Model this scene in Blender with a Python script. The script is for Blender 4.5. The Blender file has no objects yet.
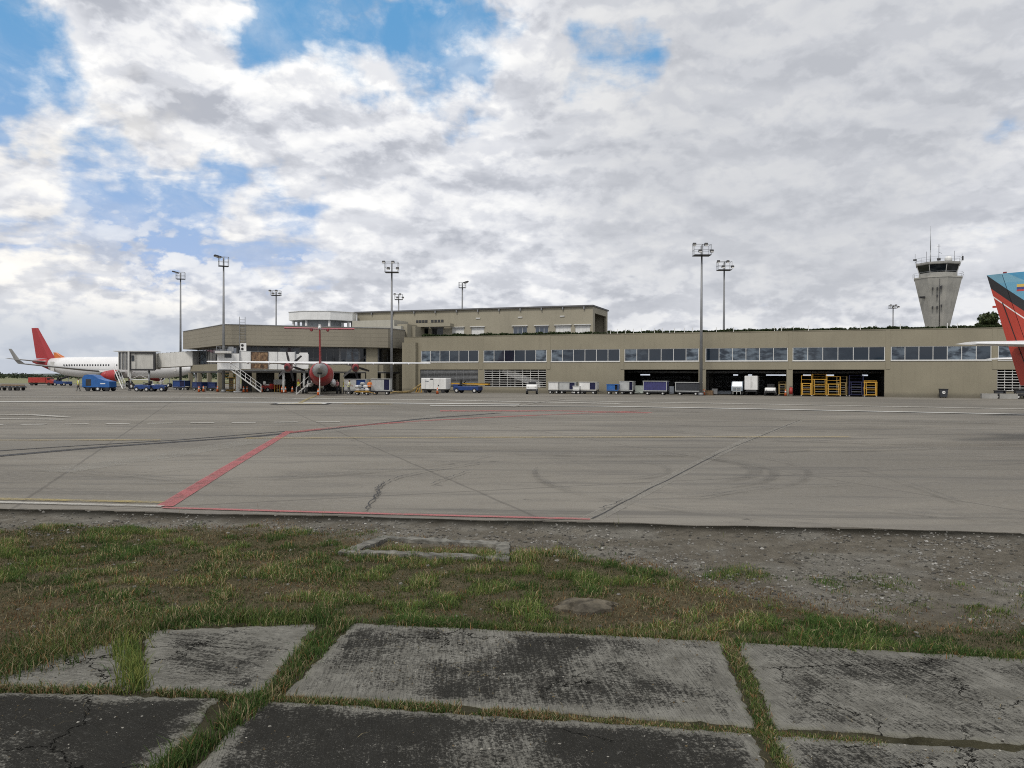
import bpy, bmesh, math, random
import numpy as np
from mathutils import Vector, Matrix
random.seed(11); RNG = np.random.default_rng(11)
sc = bpy.context.scene
COL = sc.collection
R = math.radians
# ------------------------------------------------------------------ camera
F = 788.0; CAMH = 2.1; ROLL = 0.004; PITCH = math.atan(6.5/F)
fw = Vector((0, math.cos(PITCH), -math.sin(PITCH)))
up0 = Vector((0, math.sin(PITCH), math.cos(PITCH)))
rt0 = Vector((1, 0, 0))
rt = rt0*math.cos(ROLL) + up0*math.sin(ROLL)
up = up0*math.cos(ROLL) - rt0*math.sin(ROLL)
cam = bpy.data.cameras.new('camera'); cam.sensor_width = 36; cam.lens = 36*F/1024
cam.clip_start = 0.1; cam.clip_end = 20000
camo = bpy.data.objects.new('camera', cam); COL.objects.link(camo)
M = Matrix((rt, up, -fw)).transposed().to_4x4(); M.translation = Vector((0, 0, CAMH))
camo.matrix_world = M
sc.camera = camo
def ray(px, py): return (rt*((px-512)/F) + up*((384-py)/F) + fw)
def G(px, py, z=0.0):
    d = ray(px, py); t = (z-CAMH)/d.z
    return Vector((d.x*t, d.y*t, z))
def hor(px): return 377.5 + ROLL*(px-512)
def X(px, Y): return (px-512)/F*Y
def Z(px, py, Y): return (hor(px)-py)*Y/F + CAMH
# ------------------------------------------------------------------ materials
class NT:
    def __init__(s, tree): s.t = tree; s.n = tree.nodes; s.l = tree.links
    def new(s, t, **kw):
        n = s.n.new(t)
        for k, v in kw.items(): setattr(n, k, v)
        return n
    def put(s, sock, v):
        if v is None: return
        if hasattr(v, 'is_output') or hasattr(v, 'node'): s.l.new(v, sock)
        else:
            if hasattr(sock.default_value, '__len__') and len(sock.default_value) == 4 and len(v) == 3: v = (*v, 1)
            sock.default_value = v
    def math(s, op, a, b=None, c=None, clamp=False):
        n = s.new('ShaderNodeMath', operation=op); n.use_clamp = clamp
        s.put(n.inputs[0], a); s.put(n.inputs[1], b); s.put(n.inputs[2], c); return n.outputs[0]
    def vmath(s, op, a, b=None):
        n = s.new('ShaderNodeVectorMath', operation=op)
        s.put(n.inputs[0], a); s.put(n.inputs[1], b)
        return n.outputs['Value'] if op in ('DOT_PRODUCT', 'LENGTH', 'DISTANCE') else n.outputs[0]
    def noise(s, vec, scale, detail=4, rough=.55, dist=0, col=False):
        n = s.new('ShaderNodeTexNoise'); s.put(n.inputs['Vector'], vec)
        n.inputs['Scale'].default_value = scale; n.inputs['Detail'].default_value = detail
        n.inputs['Roughness'].default_value = rough; n.inputs['Distortion'].default_value = dist
        return n.outputs['Color'] if col else n.outputs['Fac']
    def mix(s, fac, a, b, mode='MIX'):
        n = s.new('ShaderNodeMix', data_type='RGBA', blend_type=mode); n.clamp_factor = True
        s.put(n.inputs[0], fac); s.put(n.inputs[6], a); s.put(n.inputs[7], b); return n.outputs[2]
    def step(s, v, lo, hi, a=0., b=1., smooth=True):
        n = s.new('ShaderNodeMapRange'); n.interpolation_type = 'SMOOTHSTEP' if smooth else 'LINEAR'
        s.put(n.inputs[0], v)
        for i, q in enumerate((lo, hi, a, b)): n.inputs[i+1].default_value = q
        return n.outputs[0]
    def mapping(s, vec, scale=(1, 1, 1), rot=(0, 0, 0), loc=(0, 0, 0)):
        n = s.new('ShaderNodeMapping'); s.put(n.inputs[0], vec)
        n.inputs['Location'].default_value = loc; n.inputs['Rotation'].default_value = rot; n.inputs['Scale'].default_value = scale
        return n.outputs[0]
def newmat(name):
    m = bpy.data.materials.new(name); m.use_nodes = True
    t = NT(m.node_tree); b = m.node_tree.nodes['Principled BSDF']
    return m, t, b
def coords(t, kind='Object'):
    if kind == 'World': return t.new('ShaderNodeNewGeometry').outputs['Position']
    return t.new('ShaderNodeTexCoord').outputs[kind]
MC = {}
def paint(name, c, rough=.55, metal=0., var=.18, scale=1.5, dirt=.25, bump=.0, streak=True, spec=.5):
    """a weathered surface: blotchy tone, streaky dirt, uneven gloss"""
    if name in MC: return MC[name]
    m, t, b = newmat(name)
    v = coords(t)
    n1 = t.noise(v, scale, 6, .6)
    base = t.mix(t.step(n1, .3, .7), tuple(x*(1-var) for x in c), tuple(min(1, x*(1+var)) for x in c))
    n2 = t.noise(t.mapping(v, (3, 3, .25) if streak else (1, 1, 1)), 1.3, 5, .65)
    col = t.mix(t.math('MULTIPLY', t.step(n2, .45, .75), dirt), base, tuple(x*.45 + .012 for x in c))
    t.put(b.inputs['Base Color'], col)
    t.put(b.inputs['Roughness'], t.step(n1, .2, .8, max(.05, rough-.1), min(1, rough+.12), False))
    b.inputs['Metallic'].default_value = metal
    b.inputs['Specular IOR Level'].default_value = spec
    if bump:
        bn = t.new('ShaderNodeBump'); bn.inputs['Strength'].default_value = bump; bn.inputs['Distance'].default_value = .02
        t.put(bn.inputs['Height'], t.noise(v, 22, 5)); t.put(b.inputs['Normal'], bn.outputs[0])
    MC[name] = m; return m
def attrmat(name, attr, rough=.7, transl=0.):
    m, t, b = newmat(name)
    a = t.new('ShaderNodeAttribute', attribute_name=attr)
    t.put(b.inputs['Base Color'], a.outputs['Color']); b.inputs['Roughness'].default_value = rough
    b.inputs['Specular IOR Level'].default_value = .25
    if transl:
        tr = t.new('ShaderNodeBsdfTranslucent'); t.put(tr.inputs[0], a.outputs['Color'])
        mx = t.new('ShaderNodeMixShader'); mx.inputs[0].default_value = transl
        out = m.node_tree.nodes['Material Output']
        t.l.new(b.outputs[0], mx.inputs[1]); t.l.new(tr.outputs[0], mx.inputs[2]); t.l.new(mx.outputs[0], out.inputs[0])
    return m
def glassmat(name, c=(.010, .018, .030), c2=(.15, .19, .23), rough=.05, ior=1.6):
    m, t, b = newmat(name)
    g = t.new('ShaderNodeNewGeometry')
    v = coords(t)
    oi = t.new('ShaderNodeObjectInfo'); rnd = t.math('FRACT', t.math('ADD', t.math('MULTIPLY', g.outputs['Random Per Island'], 7.31), t.math('MULTIPLY', oi.outputs['Random'], 13.7)))
    n = t.noise(t.mapping(v, (1, 1, 2.2)), .7, 4, .6)
    f = t.math('MULTIPLY', t.step(n, .38, .62), t.step(rnd, .15, .95))  # stretched pale patches imitate sky reflections in the base colour, stronger on some panes
    t.put(b.inputs['Base Color'], t.mix(f, c, c2))
    b.inputs['Roughness'].default_value = rough; b.inputs['IOR'].default_value = ior
    bn = t.new('ShaderNodeBump'); bn.inputs['Strength'].default_value = .03; bn.inputs['Distance'].default_value = .05
    t.put(bn.inputs['Height'], t.noise(v, .8, 2)); t.put(b.inputs['Normal'], bn.outputs[0])
    MC[name] = m; return m
# ------------------------------------------------------------------ mesh builder
class MB:
    def __init__(s): s.v = []; s.f = []; s.mi = []; s.sm = []
    def add(s, vs, fs, mi=0, sm=False):
        o = len(s.v); s.v += [tuple(v) for v in vs]
        for f in fs: s.f.append(tuple(i+o for i in f)); s.mi.append(mi); s.sm.append(sm)
        return s
    def box(s, c, d, rz=0, mi=0, ry=0, rx=0, bev=0):
        x, y, z = (q/2 for q in d)
        Mx = Matrix.Rotation(rz, 3, 'Z') @ Matrix.Rotation(ry, 3, 'Y') @ Matrix.Rotation(rx, 3, 'X')
        if bev:
            b = min(bev, x*.9, y*.9, z*.9); vs = []
            for sx in (-1, 1):
                for sy in (-1, 1):
                    for sz in (-1, 1):
                        vs += [(sx*(x-b), sy*y if 0 else sy*(y-b), sz*z), (sx*(x-b), sy*y, sz*(z-b)), (sx*x, sy*(y-b), sz*(z-b))]
            bm = bmesh.new()
            for q in vs: bm.verts.new(q)
            bmesh.ops.convex_hull(bm, input=bm.verts)
            bmesh.ops.dissolve_limit(bm, angle_limit=.01, verts=bm.verts, edges=bm.edges)
            bm.verts.index_update()
            P = [Mx @ q.co + Vector(c) for q in bm.verts]; FF = [[q.index for q in f.verts] for f in bm.faces]
            bm.free(); return s.add(P, FF, mi)
        P = [Mx @ Vector((sx*x, sy*y, sz*z)) + Vector(c) for sx in (-1, 1) for sy in (-1, 1) for sz in (-1, 1)]
        return s.add(P, [(0, 1, 3, 2), (4, 6, 7, 5), (0, 4, 5, 1), (2, 3, 7, 6), (0, 2, 6, 4), (1, 5, 7, 3)], mi)
    def bx(s, x0, x1, y0, y1, z0, z1, mi=0):
        return s.box(((x0+x1)/2, (y0+y1)/2, (z0+z1)/2), (x1-x0, y1-y0, z1-z0), mi=mi)
    def cyl(s, a, b, r0, r1=None, n=10, mi=0, sm=True):
        r1 = r0 if r1 is None else r1
        a = Vector(a); b = Vector(b); w = (b-a).normalized()
        u = w.orthogonal().normalized(); q = w.cross(u)
        vs = []
        for p, r in ((a, r0), (b, r1)):
            for k in range(n):
                t = 2*math.pi*k/n; vs.append(p + u*(r*math.cos(t)) + q*(r*math.sin(t)))
        s.add(vs, [(k, (k+1) % n, n+(k+1) % n, n+k) for k in range(n)], mi, sm)
        o = len(s.v)-2*n
        s.f += [tuple(o+k for k in reversed(range(n))), tuple(o+n+k for k in range(n))]; s.mi += [mi, mi]; s.sm += [False, False]
        return s
    def bar(s, a, b, w=.05, mi=0): return s.cyl(a, b, w/2, n=4, mi=mi, sm=False)
    def loft(s, rings, mi=0, sm=True, caps=True):
        n = len(rings[0]); vs = [p for r in rings for p in r]; fs = []
        for i in range(len(rings)-1):
            for k in range(n): fs.append((i*n+k, i*n+(k+1) % n, (i+1)*n+(k+1) % n, (i+1)*n+k))
        s.add(vs, fs, mi, sm)
        if caps:
            o = len(s.v)-len(vs)
            s.f += [tuple(o+k for k in reversed(range(n))), tuple(o+(len(rings)-1)*n+k for k in range(n))]
            s.mi += [mi, mi]; s.sm += [False, False]
        return s
    def prism(s, poly, z0, z1, mi=0):
        n = len(poly)
        vs = [(p[0], p[1], z0) for p in poly] + [(p[0], p[1], z1) for p in poly]
        fs = [(k, (k+1) % n, n+(k+1) % n, n+k) for k in range(n)] + [tuple(reversed(range(n))), tuple(range(n, 2*n))]
        return s.add(vs, fs, mi)
    def plate(s, pts, off, mi=0):
        """a flat outline of 3D points given the thickness vector off"""
        off = Vector(off); n = len(pts); P = [Vector(p) for p in pts]
        vs = [p-off/2 for p in P] + [p+off/2 for p in P]
        fs = [(k, (k+1) % n, n+(k+1) % n, n+k) for k in range(n)] + [tuple(reversed(range(n))), tuple(range(n, 2*n))]
        return s.add(vs, fs, mi)
    def ball(s, c, r, n=10, mi=0):
        rx, ry, rz = (r, r, r) if not hasattr(r, '__len__') else r
        rings = []
        for i in range(1, n//2+1):
            t = math.pi*i/(n//2+1)
            rings.append([(c[0]+rx*math.sin(t)*math.cos(2*math.pi*k/n), c[1]+ry*math.sin(t)*math.sin(2*math.pi*k/n), c[2]-rz*math.cos(t)) for k in range(n)])
        return s.loft(rings, mi)
    def build(s, name, mats, parent=None, loc=None, rz=0, fix=True):
        me = bpy.data.meshes.new(name); me.from_pydata(s.v, [], s.f)
        if not isinstance(mats, (list, tuple)): mats = [mats]
        for m in mats: me.materials.append(m)
        me.polygons.foreach_set('material_index', s.mi); me.polygons.foreach_set('use_smooth', s.sm)
        if fix:
            bm = bmesh.new(); bm.from_mesh(me); bmesh.ops.recalc_face_normals(bm, faces=bm.faces); bm.to_mesh(me); bm.free()
        me.update()
        o = bpy.data.objects.new(name, me); COL.objects.link(o)
        if parent is not None: o.parent = parent
        if loc is not None: o.location = loc
        o.rotation_euler.z = rz
        return o
def tag(o, label=None, cat=None, group=None, kind=None):
    if label: o['label'] = label
    if cat: o['category'] = cat
    if group: o['group'] = group
    if kind: o['kind'] = kind
    return o
def thing(name, label, cat, loc=(0, 0, 0), rz=0, group=None):
    o = bpy.data.objects.new(name, None); COL.objects.link(o); o.empty_display_size = .3
    o.location = loc; o.rotation_euler.z = rz
    return tag(o, label, cat, group)
KIDS = {}
def copy_tree(o, parent=None):
    c = o.copy(); COL.objects.link(c); c.parent = parent
    for ch in list(o.children): copy_tree(ch, c)
    return c
def place(proto, loc, rz, label, group=None, used=set()):
    """first call puts the prototype itself, later calls put copies"""
    if proto.name in used: o = copy_tree(proto)
    else: used.add(proto.name); o = proto
    o.location = loc; o.rotation_euler.z = rz; o['label'] = label
    if group: o['group'] = group
    return o
def np_mesh(name, V, Fc, mat, n, attrs=None, smooth=False):
    """fast mesh from numpy: V (k,3), Fc (m,n)"""
    me = bpy.data.meshes.new(name)
    me.vertices.add(len(V)); me.vertices.foreach_set('co', np.ascontiguousarray(V, np.float32).ravel())
    me.loops.add(Fc.size); me.loops.foreach_set('vertex_index', np.ascontiguousarray(Fc, np.int32).ravel())
    me.polygons.add(len(Fc)); me.polygons.foreach_set('loop_start', np.arange(0, Fc.size, n, dtype=np.int32))
    me.polygons.foreach_set('use_smooth', np.full(len(Fc), smooth))
    for k, a in (attrs or {}).items():
        if a.ndim == 1:
            at = me.attributes.new(k, 'FLOAT', 'POINT'); at.data.foreach_set('value', np.ascontiguousarray(a, np.float32))
        else:
            at = me.attributes.new(k, 'FLOAT_COLOR', 'POINT')
            at.data.foreach_set('color', np.ascontiguousarray(np.c_[a, np.ones(len(a))], np.float32).ravel())
    me.materials.append(mat); me.update(); me.validate()
    o = bpy.data.objects.new(name, me); COL.objects.link(o); return o
_perm = np.random.default_rng(5).random((256, 256))
def vnoise(x, y):
    xi = np.floor(x).astype(int); yi = np.floor(y).astype(int); fx = x-xi; fy = y-yi
    fx = fx*fx*(3-2*fx); fy = fy*fy*(3-2*fy)
    g = lambda i, j: _perm[(xi+i) & 255, (yi+j) & 255]
    return (g(0, 0)*(1-fx)+g(1, 0)*fx)*(1-fy) + (g(0, 1)*(1-fx)+g(1, 1)*fx)*fy
def fbm(x, y, sc=1., oct=4):
    a = 0; w = .5; t = 0
    for i in range(oct):
        a = a + w*vnoise(x*sc+i*17.3, y*sc+i*9.1); t += w; w *= .5; sc *= 2.03
    return a/t
def sstep(v, lo, hi):
    t = np.clip((v-lo)/(hi-lo), 0, 1); return t*t*(3-2*t)
# ------------------------------------------------------------------ world and light
SUN_EL, SUN_AZ = 52, 205         # compass style: azimuth of the sun measured from +Y clockwise
sund = Vector((math.sin(R(SUN_AZ))*math.cos(R(SUN_EL)), math.cos(R(SUN_AZ))*math.cos(R(SUN_EL)), math.sin(R(SUN_EL))))
def make_world():
    w = bpy.data.worlds.new('World'); sc.world = w; w.use_nodes = True
    t = NT(w.node_tree); bg = w.node_tree.nodes['Background']
    sky = t.new('ShaderNodeTexSky', sky_type='NISHITA'); sky.sun_disc = False
    sky.sun_elevation = R(SUN_EL); sky.sun_rotation = R(SUN_AZ); sky.ozone_density = 3.0; sky.air_density = 1.0; sky.dust_density = .4
    d = t.vmath('NORMALIZE', t.new('ShaderNodeTexCoord').outputs['Generated'])
    sp = t.new('ShaderNodeSeparateXYZ'); t.put(sp.inputs[0], d)
    z = sp.outputs[2]
    zc = t.math('ADD', t.math('MAXIMUM', z, 0.0), .20)
    cb = t.new('ShaderNodeCombineXYZ')
    t.put(cb.inputs[0], t.math('DIVIDE', sp.outputs[0], zc)); t.put(cb.inputs[1], t.math('DIVIDE', sp.outputs[1], zc))
    p = cb.outputs[0]
    dn_ = t.vmath('SCALE', t.vmath('SUBTRACT', t.noise(d, 5.5, 5, .62, col=True), (.5, .5, .5)), None); dn_.node.inputs['Scale'].default_value = .21
    dw = t.vmath('NORMALIZE', t.vmath('ADD', d, dn_))
    def bump(px, py, rpx):
        c = ray(px, py).normalized()
        dt = t.vmath('DOT_PRODUCT', dw, tuple(c))
        return t.step(dt, math.cos(math.atan(rpx/F)), 1.0)
    def ssum(lst):
        a = None
        for px, py, r, k in lst:
            b = t.math('MULTIPLY', bump(px, py, r), k)
            a = b if a is None else t.math('ADD', a, b)
        return a
    wob = t.vmath('SCALE', t.vmath('SUBTRACT', t.noise(p, 2.2, 4, .6, col=True), (.5, .5, .5)), None)
    wob.node.inputs['Scale'].default_value = .18
    pw = t.vmath('ADD', p, wob)
    def puffs(q, sc_):
        n1 = t.math('ABSOLUTE', t.math('MULTIPLY', t.math('SUBTRACT', t.noise(q, sc_*.8, 1, .5, 0), .5), 2.6))
        n2 = t.math('ABSOLUTE', t.math('MULTIPLY', t.math('SUBTRACT', t.noise(q, sc_*1.9, 1, .5, 0), .5), 2.6))
        return t.math('SUBTRACT', .62, t.math('ADD', t.math('MULTIPLY', n1, .65), t.math('MULTIPLY', n2, .4)))
    def dens(q, det):
        a = t.noise(q, 1.5, det, .60, .1)
        b = t.noise(t.mapping(q, (1, .7, 1), (0, 0, .6)), .62, 3, .5)
        d_ = t.math('ADD', t.math('MULTIPLY', a, .85), t.math('MULTIPLY', b, .55))
        d_ = t.math('SUBTRACT', d_, t.math('MULTIPLY', puffs(q, 3.4), .17))
        return t.math('SUBTRACT', d_, .10)
    D0 = dens(pw, 9)
    sc1 = t.vmath('SCALE', pw, None); sc1.node.inputs['Scale'].default_value = .935
    D1 = dens(sc1, 6)
    bias = ssum([(30, 85, 85, -.24), (-60, 100, 130, -.15), (330, 45, 115, -.20), (225, 15, 80, -.15), (455, 55, 80, -.17), (155, 185, 85, -.21), (245, 234, 95, -.20), (100, 238, 90, -.15), (330, 205, 70, -.10), (180, 330, 70, -.04),
                 (612, 88, 66, -.19), (1015, 105, 55, -.2), (965, 225, 60, -.14), (640, 205, 50, -.06), (90, 130, 120, .05), (70, 30, 90, .05), (800, 100, 360, .12), (430, 190, 190, .05), (150, 85, 80, .06)])
    bias = t.math('ADD', bias, .075)
    rag = t.noise(d, 17, 8, .62)
    Db = t.math('ADD', t.math('ADD', D0, bias), t.math('MULTIPLY', t.math('SUBTRACT', rag, .5), .22))
    az = t.math('ARCTAN2', sp.outputs[0], sp.outputs[1])
    cb2 = t.new('ShaderNodeCombineXYZ'); t.put(cb2.inputs[0], az); t.put(cb2.inputs[1], t.math('MULTIPLY', z, 1.9))
    q2 = t.vmath('ADD', cb2.outputs[0], (.35, 0, 0))
    def heap(q):
        return t.math('SUBTRACT', t.noise(q, 8, 8, .6, .15), t.math('MULTIPLY', puffs(q, 22), .20))
    C0 = heap(q2); C1 = heap(t.vmath('ADD', q2, (-.010, .030, 0)))
    bank = t.step(z, .05, .30, 1, 0)
    veil = t.math('MULTIPLY', t.step(t.noise(t.mapping(pw, (1.6, .8, 1), (0, 0, -.5)), 2.6, 8, .62, .0), .42, .70), .36)
    cover_hi = t.math('MAXIMUM', t.step(Db, .37, .53), t.math('MULTIPLY', veil, t.step(Db, .18, .40)))
    topline = t.math('SUBTRACT', t.math('ADD', C0, .26), t.math('MULTIPLY', z, 1.55))
    cover_lo = t.math('MULTIPLY', t.step(topline, .40, .47), bank)
    cover = t.math('MAXIMUM', cover_hi, cover_lo)
    flank = t.math('SUBTRACT', D0, D1)
    lit = t.step(flank, -.085, .075)
    dn2 = t.vmath('SCALE', dn_, None); dn2.node.inputs['Scale'].default_value = .22
    ds = t.vmath('ADD', d, dn2)
    S0_ = t.noise(t.mapping(ds, (1, 1, 1.7)), 12, 7, .54, 0); S1_ = t.noise(t.mapping(t.vmath('ADD', ds, (0, 0, .013)), (1, 1, 1.7)), 12, 6, .54, 0)
    lits = t.step(t.math('SUBTRACT', S0_, S1_), -.08, .085)
    fine = t.noise(ds, 14, 7, .6, .1)
    thick = t.step(Db, .50, .80)
    tone = t.math('ADD', t.math('MULTIPLY', lit, .50), t.math('MULTIPLY', lits, .46))
    tone = t.math('ADD', tone, .10)
    tone = t.math('SUBTRACT', tone, t.math('MULTIPLY', thick, .25), clamp=True)
    lit2 = t.step(t.math('SUBTRACT', C0, C1), -.07, .10)
    lit2 = t.math('ADD', t.math('MULTIPLY', lit2, .75), t.math('MULTIPLY', t.step(fine, .3, .7), .25))
    tone = t.mix(t.math('MULTIPLY', bank, .72), tone, lit2)
    cc = t.new('ShaderNodeValToRGB'); t.put(cc.inputs[0], tone)
    e = cc.color_ramp.elements
    e[0].position = 0; e[0].color = (4.2, 4.4, 4.9, 1); e[1].position = 1; e[1].color = (9.2, 9.15, 9.0, 1)
    m = cc.color_ramp.elements.new(.45); m.color = (6.5, 6.65, 7.05, 1)
    dark = t.math('ADD', bump(740, 120, 260), t.math('MULTIPLY', bump(930, 60, 260), .6), clamp=True)
    ccol = t.mix(t.math('MULTIPLY', dark, .62), cc.outputs[0], (4.6, 4.75, 5.05))
    ccol = t.mix(t.math('MULTIPLY', t.math('MULTIPLY', bump(70, 285, 210), lit2), .5), ccol, (9.9, 9.4, 8.4))
    hz = t.step(t.math('SUBTRACT', z, t.math('MULTIPLY', bump(20, 340, 330), .05)), -.01, .05, 1, 0)
    skyc = t.mix(.85, sky.outputs[0], (1.15, 3.3, 6.0))
    skyc = t.mix(t.step(z, .03, .42, .8, 0), skyc, (4.4, 5.1, 7.2))
    col = t.mix(cover, skyc, ccol)
    col = t.mix(t.math('MULTIPLY', hz, .78), col, (4.6, 5.05, 5.8))
    t.put(bg.inputs[0], col); bg.inputs[1].default_value = .1
make_world()
sl = bpy.data.lights.new('sun', 'SUN'); sl.energy = 1.7; sl.angle = R(14); sl.color = (1, .95, .88)
slo = bpy.data.objects.new('sun', sl); COL.objects.link(slo)
slo.rotation_euler = sund.to_track_quat('Z', 'Y').to_euler(); slo.location = (0, 0, 60)
sc.view_settings.view_transform = 'Standard'; sc.view_settings.look = 'None'; sc.view_settings.gamma = 1
sc.view_settings.exposure = 0.19
sc.render.engine = 'CYCLES'
sc.cycles.use_denoising = False
sc.cycles.pixel_filter_type = 'BLACKMAN_HARRIS'; sc.cycles.filter_width = 1.05
sc.cycles.max_bounces = 6; sc.cycles.caustics_reflective = False; sc.cycles.caustics_refractive = False
# ================================================================== GROUND
E0 = G(0, 508); E1 = G(1024, 532)
ES = (E1.y-E0.y)/(E1.x-E0.x)
def edge_y(x): return E0.y + (x-E0.x)*ES + .05*np.sin(np.asarray(x)*1.7) + .03*np.sin(np.asarray(x)*4.3)
def ground_far_mat():
    m, t, b = newmat('dry_field'); v = coords(t, 'World')
    n = t.noise(t.mapping(v, (.01, .03, 1)), 1, 5, .6)
    c = t.mix(t.step(n, .35, .65), (.10, .12, .045), (.20, .18, .085))
    t.put(b.inputs['Base Color'], c); b.inputs['Roughness'].default_value = .95; return m
def apron_mat():
    m, t, b = newmat('apron_concrete'); v = coords(t, 'World')
    big = t.noise(t.mapping(v, (.045, .10, 1)), 1, 5, .6, .4)
    mid = t.noise(t.mapping(v, (.35, .8, 1)), 1, 6, .62)
    fin = t.noise(v, 9, 6, .7)
    base = t.mix(t.step(big, .35, .65), (.158, .144, .119), (.238, .219, .185))
    base = t.mix(t.math('MULTIPLY', t.step(mid, .48, .68), .65), base, (.15, .14, .125))
    base = t.mix(t.math('MULTIPLY', t.step(fin, .45, .66), .55), base, (.25, .235, .205))
    base = t.mix(t.math('MULTIPLY', t.step(t.noise(v, 55, 4, .75), .50, .64), .5), base, (.06, .056, .05))
    # oil and rubber, drawn out along the taxi direction
    st = t.noise(t.mapping(v, (.10, 1.1, 1), (0, 0, R(6))), 1, 7, .66, .6)
    base = t.mix(t.math('MULTIPLY', t.step(st, .50, .68), .72), base, (.095, .09, .083))
    sp = t.noise(v, 1.6, 4, .7)
    base = t.mix(t.math('MULTIPLY', t.step(sp, .63, .72), .75), base, (.07, .066, .06))
    # saw-cut joints of the slabs
    q = t.new('ShaderNodeSeparateXYZ'); t.put(q.inputs[0], t.mapping(v, (1, 1, 1), (0, 0, R(-21)), (2.9, 1.2, 0)))
    def joint(s, step_, w):
        fr = t.math('ABSOLUTE', t.math('SUBTRACT', t.math('FRACT', t.math('DIVIDE', s, step_)), .5))
        return t.step(fr, .5-w/step_, .5-w*.3/step_)
    wj = t.math('MULTIPLY', t.math('SUBTRACT', t.noise(v, .8, 4), .5), .12)
    j = t.math('MAXIMUM', joint(t.math('ADD', q.outputs[0], wj), 7.5, .05), joint(t.math('ADD', q.outputs[1], wj), 7.5, .07))
    base = t.mix(t.math('MULTIPLY', j, .42), base, (.06, .055, .05))
    # per-slab tone
    sn = t.new('ShaderNodeTexWhiteNoise', noise_dimensions='2D')
    cb = t.new('ShaderNodeCombineXYZ')
    t.put(cb.inputs[0], t.math('FLOOR', t.math('ADD', t.math('DIVIDE', q.outputs[0], 7.5), .5))); t.put(cb.inputs[1], t.math('FLOOR', t.math('ADD', t.math('DIVIDE', q.outputs[1], 7.5), .5)))
    t.put(sn.inputs['Vector'], cb.outputs[0])
    base = t.mix(t.math('MULTIPLY', t.math('SUBTRACT', sn.outputs['Value'], .2, clamp=True), .45), base, (.14, .132, .118))
    t.put(b.inputs['Base Color'], base)
    t.put(b.inputs['Roughness'], t.step(mid, .3, .7, .72, .92)); b.inputs['Specular IOR Level'].default_value = .08
    bn = t.new('ShaderNodeBump'); bn.inputs['Strength'].default_value = .25; bn.inputs['Distance'].default_value = .01
    t.put(bn.inputs['Height'], t.math('ADD', fin, t.math('MULTIPLY', j, -1.))); t.put(b.inputs['Normal'], bn.outputs[0])
    return m
tag(MB().add([(-4000, -60, -.16), (4000, -60, -.16), (4000, 6000, -.16), (-4000, 6000, -.16)], [(0, 1, 2, 3)]).build('ground', ground_far_mat()), kind='structure')
xs = np.r_[-260, np.linspace(-30, 30, 240), 260]
ap = MB(); poly = [(float(x), float(edge_y(x)) if abs(x) <= 30 else float(E0.y+(x-E0.x)*ES)) for x in xs] + [(260, 240), (-40, 212), (-260, 205)]
ap.prism(poly, -.12, 0)
apron = ap.build('apron', apron_mat(), fix=False); tag(apron, kind='structure')
# ---- painted lines and stains on the apron
def worn(name, c, cover=.6, sc=1.2, alpha=1.0, stretch=(1, 1, 1)):
    m, t, b = newmat(name); v = coords(t, 'World')
    n = t.noise(t.mapping(v, stretch), sc, 6, .7); n2 = t.noise(v, 25, 4, .7)
    a = t.step(t.math('ADD', t.math('MULTIPLY', n, .65), t.math('MULTIPLY', n2, .35)), 1-cover-.16, 1-cover+.16)
    t.put(b.inputs['Alpha'], t.math('MULTIPLY', a, alpha))
    t.put(b.inputs['Base Color'], t.mix(t.step(n2, .35, .7), tuple(x*.82 for x in c), c))
    b.inputs['Roughness'].default_value = .8; return m
RED = worn('worn_red_paint', (.40, .115, .115), .58, 1.6, .85); REDF = worn('faded_red_paint', (.42, .11, .10), .52, .5, .75)
WHT = worn('worn_white_paint', (.54, .53, .49), .66); WHF = worn('faded_white_paint', (.50, .48, .43), .58, .6, .75)
YEL = worn('worn_yellow_paint', (.36, .28, .09), .52, 1.6, .8); YELF = worn('faded_yellow_paint', (.42, .32, .13), .52, .8, .62)
TAR = worn('tar_seal', (.035, .033, .032), .62, .9, .92); RUB = worn('tyre_rubber_stain', (.06, .056, .05), .46, .9, .40, (1, 1, 1))
LGT = worn('pale_patch_mortar', (.34, .32, .275), .54, .8, .5)
CRK = worn('crack_line', (.03, .028, .026), .72, 1.4)
lay = [0.004]
def strip(pts, w, mat, name='marking', ends=None, jag=0., n=1):
    """a ribbon of paint on the ground along points seen at these pixels"""
    P = [G(*p) for p in pts]
    if n > 1:
        Q = []
        for a, c in zip(P[:-1], P[1:]):
            for k in range(n): Q.append(a.lerp(c, k/n))
        P = Q + [P[-1]]
    if jag:
        P = [p + Vector((random.uniform(-jag, jag), random.uniform(-jag, jag), 0)) for p in P]
    L = []; Rr = []
    for i, p in enumerate(P):
        d = (P[min(i+1, len(P)-1)]-P[max(i-1, 0)]).normalized(); nn = Vector((-d.y, d.x, 0))
        ww = w*(random.uniform(.6, 1.4) if jag else 1)
        L.append(p+nn*ww/2); Rr.append(p-nn*ww/2)
    lay[0] += .0012
    z = lay[0]
    V = [(p.x, p.y, z) for p in L+Rr]; k = len(P)
    o = MB().add(V, [(i, i+1, k+i+1, k+i) for i in range(k-1)]).build(name, mat)
    return tag(o, kind='structure')
strip([(50, 472), (150, 458), (260, 440), (340, 429), (450, 414)], 1.0, LGT, 'apron_patch', n=3)
strip([(590, 520), (640, 494), (700, 463), (745, 441), (800, 421)], .34, LGT, 'apron_patch', n=3)
strip([(592, 519), (650, 489), (720, 453), (800, 420)], .03, CRK, 'apron_joint', n=6, jag=.02)
strip([(-60, 463), (0, 456), (110, 446.5), (250, 437), (330, 429), (420, 419), (500, 413)], .42, TAR, 'apron_joint', n=4)
strip([(-40, 453.5), (60, 447), (180, 440), (290, 431)], .20, TAR, 'apron_joint', n=4)
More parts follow.
